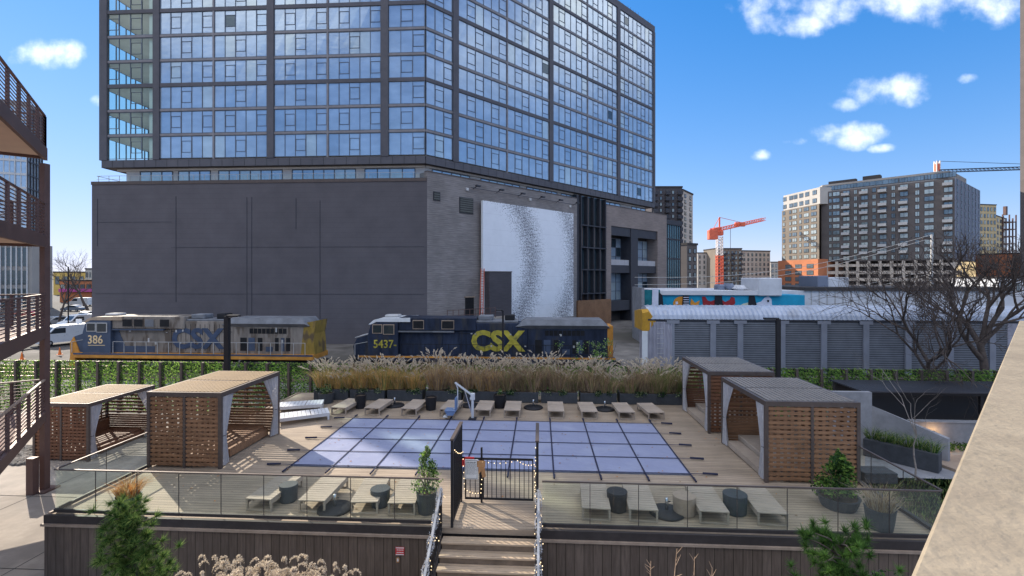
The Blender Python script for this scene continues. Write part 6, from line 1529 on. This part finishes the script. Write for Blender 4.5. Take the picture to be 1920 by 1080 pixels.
for i, (px_, d_, yt, pn) in enumerate(((128, 66, 500, 1), (149, 60, 598, 0))):
    P = camxy(px_, d_); z = H+(518-yt)/900*d_; t = thing('street_pole', ['thin dark street pole before the yellow building', 'short sign pole beside the nearest white van'][i], 'pole', (P.x, P.y, -1.98))
    m = MB(); m.tube([(P.x, P.y, -1.98), (P.x, P.y, z)], .08, 6); m.build('pole', 'dark_steel', t, world=True)
    if not pn: m = MB(); m.cbox(P.x-.4, P.y-.1, z-1.0, P.x+.4, P.y-.05, z, .01); m.build('sign_panel', 'sign_white', t, world=True)
m = MB(); t = thing('street_fence', 'thin dark rail fence along the street beyond the tracks', 'fence', (-62, 48.5, -2))
for i in range(24): m.bar((-90+i*1.5, 48.5, -2), (-90+i*1.5, 48.5, -.3), .06)
m.build('post', 'dark_steel', t, world=True); m = MB(); m.bar((-90, 48.5, -.35), (-55.5, 48.5, -.35), .05); m.bar((-90, 48.5, -1.2), (-55.5, 48.5, -1.2), .05); m.build('rail', 'dark_steel', t, world=True)
bare_tree('bare_tree', 'small bare tree touching the left edge of the podium wall', camxy(166, 105)-Vector((0, 0, 2)), 17, 5, r0=.3, levels=5, split=3, trunkf=.3)
bare_tree('bare_tree', 'bare tree beside the corner of the glass tower at the left', camxy(112, 78)-Vector((0, 0, 2)), 12, 9, r0=.2, levels=4, trunkf=.33)

# ================================================================ bare trees at the right
bare_tree('bare_tree', 'large dark bare tree at the right behind the ivy fence', camxy(1862, 29.5)-Vector((0, 0, 2)), 14.5, 21, r0=.3, levels=5, split=4, rf=.62, spread=.62, trunkf=.27, lean=(-.12, 0))
bare_tree('bare_tree', 'bare tree with low spreading branches before the auto rack wagon', camxy(1752, 29.0)-Vector((0, 0, 2)), 10.5, 33, r0=.17, levels=5, split=4, rf=.64, spread=.66, trunkf=.34, lean=(-.1, 0))
p = G(1716, 900, GZ)
bare_tree('young_tree', 'thin young bare tree on the lower path right of the cabanas', p, 3.5, 14, 'bark_pale', r0=.035, levels=4, split=2, spread=.6, trunkf=.5)
p = G(1120, 700, 0)
t = thing('bush', 'loose light green bush behind the grasses before the navy locomotive', 'bush', (onY(1115, 680, 27.5).x, 27.5, -2))
m = MB(); rg = random.Random(51)
for i in range(12): m.tube([(rg.uniform(-.2, .2), 0, 0), (rg.uniform(-.8, .8), rg.uniform(-.3, .3), 2.2), (rg.uniform(-1.6, 1.6), rg.uniform(-.5, .5), rg.uniform(3.2, 4.6))], [.03, .02, .008], 4)
m.build('stem', 'bark', t); m = MB()
for i in range(26): leafy(m, (rg.gauss(0, .75), rg.gauss(0, .3), rg.uniform(2.6, 4.5)), (.35, .25, .25), 34, .05, (0, 1, 2), rg, shell=0)
m.build('foliage', ['leaf_pale', 'leaf_light', 'leaf_mid'], t)

# ================================================================ lower terrace at the right
def gp(px_, py): return G(px_, py, GZ)
t = thing('terrace_wall', 'pale grey rendered wall with a stepped end on the lower terrace', 'wall', tuple(gp(1640, 870)))
m = MB(); a = gp(1618, 893); 
X0 = 13.2; 
m.box(X0, 22.6, GZ, 15.0, 22.85, .95); m.build('high_panel', 'concrete_cool', t, world=True)
m = MB(); m.add([(15.0, 22.6, GZ), (16.9, 20.9, GZ), (16.9, 20.9, -.55), (15.0, 22.6, .35), (15.0, 22.85, GZ), (17.1, 21.05, GZ), (17.1, 21.05, -.55), (15.0, 22.85, .35)],
    [(0, 1, 2, 3), (5, 4, 7, 6), (3, 2, 6, 7), (1, 5, 6, 2), (0, 3, 7, 4)]); m.build('sloping_panel', 'concrete_cool', t, world=True)
t = thing('garden_wall', 'low grey wall in front of the dark pergola', 'wall', (21, 23.2, GZ))
m = MB(); m.cbox(17.2, 23.2, GZ, 30, 23.45, -.55, .015); m.build('panel', 'concrete_cool', t, world=True)
m = MB(); m.cbox(17.15, 23.15, -.545, 30, 23.5, -.48, .01); m.build('coping', 'concrete_cool', t, world=True)
t = thing('pergola', 'low dark pergola with a slatted roof behind the grey garden wall', 'pergola', (21, 25, GZ))
m = MB(); m.box(15.2, 25.7, GZ, 31, 25.85, .75); m.build('back_wall', 'bld_dark', t, world=True)
for x in (15.4, 20.6, 25.8, 30.8): m = MB(); m.box(x-.07, 23.6, GZ, x+.07, 23.74, .62); m.build('post', 'dark_steel', t, world=True)
m = MB(); m.box(15.2, 23.55, .62, 31, 23.7, .78); m.box(15.2, 25.5, .62, 31, 25.65, .78); m.build('beam', 'dark_steel', t, world=True)
m = MB()
for i in range(15): m.box(15.0, 23.3+i*.17, .785, 31.2, 23.38+i*.17, .85)
m.build('roof_slats', 'charcoal_metal', t, world=True)
t = thing('terrace_lamp', 'small glowing orange lamp on the garden wall by the pergola', 'lamp', (gp(1750, 812).x, 0, 0)); p = onY(1750, 812, 23.1); t.location = p
m = MB(); m.cbox(-.11, -.03, -.05, .11, .05, .05, .01); m.build('housing', 'dark_steel', t); m = MB(); m.box(-.09, -.045, -.035, .09, -.032, .035); m.build('lens', 'lamp_glow', t)
ll = bpy.data.lights.new('lamp_light', 'POINT'); ll.energy = 8; ll.color = (1, .55, .2); ll.shadow_soft_size = .08; lo_ = bpy.data.objects.new('lamp_light', ll); col.objects.link(lo_); lo_.parent = t; lo_.location = (0, -.2, 0)
t = thing('trough_planter', 'long dark trough planter of drooping green grass along the terrace path', 'planter', (15.1, 21.0, GZ))
m = MB(Matrix.Translation((15.1, 21.0, GZ)) @ Matrix.Rotation(R(-48), 4, 'Z')); m.cbox(-1.25, -.3, 0, 1.25, .3, .75, .02); m.build('trough', 'planter_grey', t, world=True)
m = MB(Matrix.Translation((15.1, 21.0, GZ)) @ Matrix.Rotation(R(-48), 4, 'Z')); rg = random.Random(9)
for k in range(6): grass_clump(m, (-1.0+k*.4, 0, .73), .6, .6, 90, (0, 1, 2), rg, w=.010, lean=1.2)
m.build('grass', ['leaf_dark', 'needle_a', 'reed_green'], t, world=True)
g = MB(); q4 = [gp(1640, 830), gp(1720, 850), gp(1840, 925), gp(1700, 960), gp(1620, 890)]
g.add([(p.x, p.y, GZ+.004) for p in (gp(1622, 800), gp(1668, 812), gp(1830, 905), gp(1760, 985), gp(1622, 900))], [(0, 4, 3, 2, 1)]); struct('terrace_path', g, 'concrete_cool')
g = MB(); pts = [gp(1715, 858), gp(1800, 858), gp(1850, 872), gp(1825, 898)]; g.prism([(p.x, p.y) for p in (pts[3], pts[2], pts[1], pts[0])][::1], GZ+.01, GZ+.12); struct('patio', g, 'trim_tan')
g = MB(); g.add([(9.75, 12.3, GZ+.004), (10.2, 12.0, GZ+.004), (16.2, 19.4, GZ+.004), (9.75, 19.4, GZ+.004)], [(0, 1, 2, 3)]); struct('lawn_soil', g, 'soil')
g = MB(); rg = random.Random(61)
for i in range(5200):
    x = rg.uniform(9.9, 18); y = rg.uniform(12.5, 19.3)
    if x > 10.2+(y-12)*.78: continue
    g.blade((x, y, GZ), (x+rg.gauss(0, .03), y, GZ+.09), (x+rg.gauss(0, .07), y+rg.gauss(0, .05), GZ+rg.uniform(.1, .2)), .012, .008, (1, 0, 0), rg.choice((0, 1)))
o = g.build('grass', ['leaf_dark', 'reed_green']); tag(o, 'dark short grass on the lower ground right of the deck', 'grass', kind='stuff')
t = thing('low_bench', 'dark low box bench beside the terrace path', 'bench', (gp(1640, 905).x, gp(1640, 905).y, GZ))
m = MB(); m.cbox(-.6, -.35, .1, .6, .35, .5, .02); m.build('seat', 'planter_grey', t); m = MB(); m.box(-.5, -.25, 0, .5, .25, .1); m.build('base', 'dark_steel', t)
g = MB(); rg = random.Random(62)
for i in range(500): 
    x = rg.uniform(17.6, 24); y = rg.uniform(22.3, 23.1); leafy(g, (x, y, GZ+.15), (.12, .1, .12), 4, .05, (0, 1), rg)
tag(g.build('ground_cover', ['leaf_dark', 'leaf_mid']), 'low dark ground cover along the foot of the garden wall', 'ground cover', kind='stuff')

# stones and bed at the far left by the walkway
g = MB(); rg = random.Random(63)
for i in range(420):
    q = gp(rg.uniform(20, 66), rg.uniform(838, 872)); s = rg.uniform(.05, .13); g.lathe((q.x, q.y, GZ-.02), [(s*.6, 0), (s, s*.35), (s*.75, s*.8), (s*.2, s)], 6)
tag(g.build('river_stones', 'ballast'), 'pale loose stones on the ground behind the walkway column', 'stones', kind='stuff')

# ================================================================ foreground planting
def pine(label, base, h, seed, w, mats=('needle_a', 'needle_b', 'leaf_dark'), ncl=34):
    t = thing('pine_tree', label, 'tree', tuple(base)); rg = random.Random(seed); tr = MB(); fo = MB()
    pts = [Vector((0, 0, 0))]
    for i in range(7): pts.append(Vector((math.sin(i*1.3+seed)*.10*i/2, rg.gauss(0, .06), h*.93*(i+1)/7)))
    tr.tube(pts, [.07, .065, .055, .05, .042, .034, .026, .012], 8)
    for i in range(ncl):
        u = (i+.5)/ncl; z = h*(.36+.62*u); wr = w*(1.12-.62*u)*rg.uniform(.2, 1.0)
        a = rg.random()*6.283; j = min(6, int(z/h*7)); b = pts[j].lerp(pts[min(7, j+1)], .5); b = Vector((b.x, b.y, z-.12)); e = b+Vector((math.cos(a)*wr, math.sin(a)*wr*.8, .16+.1*rg.random()))
        tr.tube([b, b.lerp(e, .5)+Vector((0, 0, .05)), e], [.02, .014, .008], 4)
        for k in range(5):                        # tufts of needles along and round the branch end
            c = b.lerp(e, .35+.18*k)+Vector((rg.gauss(0, .09), rg.gauss(0, .09), rg.gauss(0, .07)))
            ax = ((e-b).normalized()+Vector((rg.gauss(0, .5), rg.gauss(0, .5), .55))).normalized()
            for n_i in range(95):
                d = (ax*rg.uniform(.0, 1.0)+Vector((rg.gauss(0, 1), rg.gauss(0, 1), rg.gauss(.1, 1)))*.62).normalized(); L_ = rg.uniform(.08, .19)
                s = d.cross(Vector((rg.random(), rg.random(), rg.random()))).normalized()*.0065
                fo.add([c-s, c+s, c+d*L_], [(0, 1, 2)], rg.choice((0, 0, 1, 1, 2)))
    tr.build('trunk', 'bark', t, smooth=True); fo.build('needles', list(mats), t); return t
q = camxy(243, 8.6); pine('clipped green pine in the bed in front of the left part of the deck', Vector((q.x, q.y, GZ)), 3.68, 3, .88, ncl=70)
q = camxy(1568, 8.2); pine('dark green pine in the bed in front of the right part of the deck', Vector((q.x, q.y, GZ)), 3.4, 8, 1.35, ('needle_a', 'leaf_mid', 'leaf_dark'), 64)
q = camxy(1660, 8.8); t = thing('bush', 'dark green loose bush beside the right front pine', 'bush', (q.x, q.y, GZ)); m = MB(); rg = random.Random(31)
for i in range(30): leafy(m, (rg.gauss(0, .45), rg.gauss(0, .3), rg.uniform(.3, 2.0)), (.3, .25, .25), 60, .045, (0, 1, 2), rg, shell=0)
m.build('foliage', ['leaf_dark', 'needle_a', 'leaf_mid'], t)
for k, (px_, dp, hh, lb) in enumerate(((400, 8.3, 2.75, 'tan plumed grass clump at the left of the front bed group'), (470, 8.1, 2.85, 'tan plumed grass clump, second from the left of the front bed group'), (545, 8.3, 2.75, 'tan plumed grass clump, third from the left of the front bed group'), (615, 8.2, 2.62, 'tan plumed grass clump at the right of the front bed group'))):
    q = camxy(px_, dp); t = thing('plume_grass', lb, 'ornamental grass', (q.x, q.y, GZ), 0, 'plumed grasses in the front bed'); rg = random.Random(200+k); m = MB()
    grass_clump(m, (0, 0, 0), hh*.86, .75, 260, (0, 1, 2, 2), rg, w=.009, lean=.30)
    for i in range(170):                     # curled drooping seed heads
        a = rg.random()*6.283; r0 = rg.random()**.5*.75; b = Vector((math.cos(a)*r0*.3, math.sin(a)*r0*.3, 0)); hz = hh*rg.uniform(.70, 1.0)-.12*r0; e = Vector((math.cos(a)*r0, math.sin(a)*r0*.7, hz))
        m.blade(b, b.lerp(e, .6)+Vector((0, 0, .1)), e, .005, .004, (1, 0, 0), 0)
        dr = Vector((rg.gauss(0, 1), rg.gauss(0, .6), 0)).normalized()
        for j in range(14):
            th = j/13*2.7; c = e+dr*(.085*(1-math.cos(th)))+Vector((0, 0, .12*math.sin(th)-.006*j)); s = .027*math.sin(math.pi*(j+1)/15)+.006
            for q_ in range(5):
                d1 = Vector((rg.gauss(0, 1), rg.gauss(0, 1), rg.gauss(0, 1))).normalized()*s; d2 = Vector((rg.gauss(0, 1), rg.gauss(0, 1), rg.gauss(0, 1))).normalized()*s*.5
                m.add([c-d1*.2, c+d1+d2, c+d1*.8-d2], [(0, 1, 2)], 4 if q_ % 3 else 5)
    m.build('stems', ['reed_tan', 'reed_brown', 'reed_green', 'reed_gold', 'plume', 'plume_dark'], t)
for k, (px_, tp, lb) in enumerate(((1215, 1052, 'short dry twig plant at the left before the right deck wall'), (1250, 1028, 'tall dry forked twig plant before the right deck wall'), (1297, 1044, 'thick dry branching twig plant before the right deck wall'), (1330, 1064, 'lowest dry twig plant at the right before the right deck wall'))):
    q = camxy(px_, 8.5); zt = H+(518-tp)/900*8.5; t = thing('dry_plant', lb, 'plant', (q.x, q.y, GZ), 0, 'dry twigs in the front bed'); rg = random.Random(300+k); m = MB(); hh = zt-GZ
    ln = .05 if k != 1 else .18
    m.tube([(0, 0, 0), (ln*.4, 0, hh*.6), (ln, 0, hh)], [.012, .010, .004], 5)
    for i in range(9):
        u = .62+.38*rg.random(); s = rg.choice((-1, 1)); b = Vector((ln*u, 0, hh*u)); m.tube([b, b+Vector((s*rg.uniform(.03, .11), rg.gauss(0, .03), rg.uniform(.06, .16)))], [.006, .002], 4)
    m.build('twigs', 'twig_tan', t)

# ================================================================ stone parapet beside the camera
pa = R(44.35); e = Vector((math.sin(pa), math.cos(pa), 0)); nrm = Vector((e.y, -e.x, 0)); zP = H-.46
a = G(1706, 1080, zP); a = Vector((a.x, a.y, 0))
t = thing('stone_parapet', 'wide tan stone parapet top running from the lower right corner', 'parapet', (a.x+1.5, a.y+1.5, zP-.8))
FP = Face((a.x, a.y), (a.x+e.x, a.y+e.y))
m = MB(FP.M); v = -1
pts = [(-1.2, 0), (11.5, 0), (11.5, .9), (-1.2, .9)]
m2 = MB(FP.M); m2.cbox(-1.2, 0, zP-.07, 6.3, .95, zP, .006); m2.build('coping', 'parapet_stone', t, world=True)
m2 = MB(FP.M); m2.box(-1.2, .05, zP-1.1, 6.25, .9, zP-.07); m2.build('wall', 'concrete', t, world=True)

# ================================================================ small litter and joints
g = MB()
for x in range(-58, -13, 4): g.box(x, -7.5, GZ+.001, x+.02, 25.8, GZ+.005)
for y in range(0, 26, 4): g.box(-59, y, GZ+.0055, -12.95, y+.02, GZ+.0095)
struct('plaza_joints', g, 'asphalt')
g = MB(); rg = random.Random(88)
for i in range(420):
    if i % 3: x = rg.uniform(DX0+.3, DX1-.3); y = rg.uniform(12.1, 24.2); z = .009
    else: x = rg.uniform(PX0, PX1); y = rg.uniform(PY0, PY1); z = .045
    if z < .02 and PX0-.1 < x < PX1+.1 and PY0-.1 < y < PY1+.1: continue
    a = rg.random()*6.28; s = rg.uniform(.02, .05); c = math.cos(a)*s; d = math.sin(a)*s
    g.add([(x-c, y-d, z), (x+d*.5, y-c*.5, z+rg.uniform(0, .015)), (x+c, y+d, z), (x-d*.5, y+c*.5, z+rg.uniform(0, .015))], [(0, 1, 2, 3)], rg.choice((0, 0, 1)))
tag(g.build('fallen_leaves', ['reed_brown', 'reed_rust']), 'scattered dry leaves on the deck and the pool cover', 'leaves', kind='stuff')
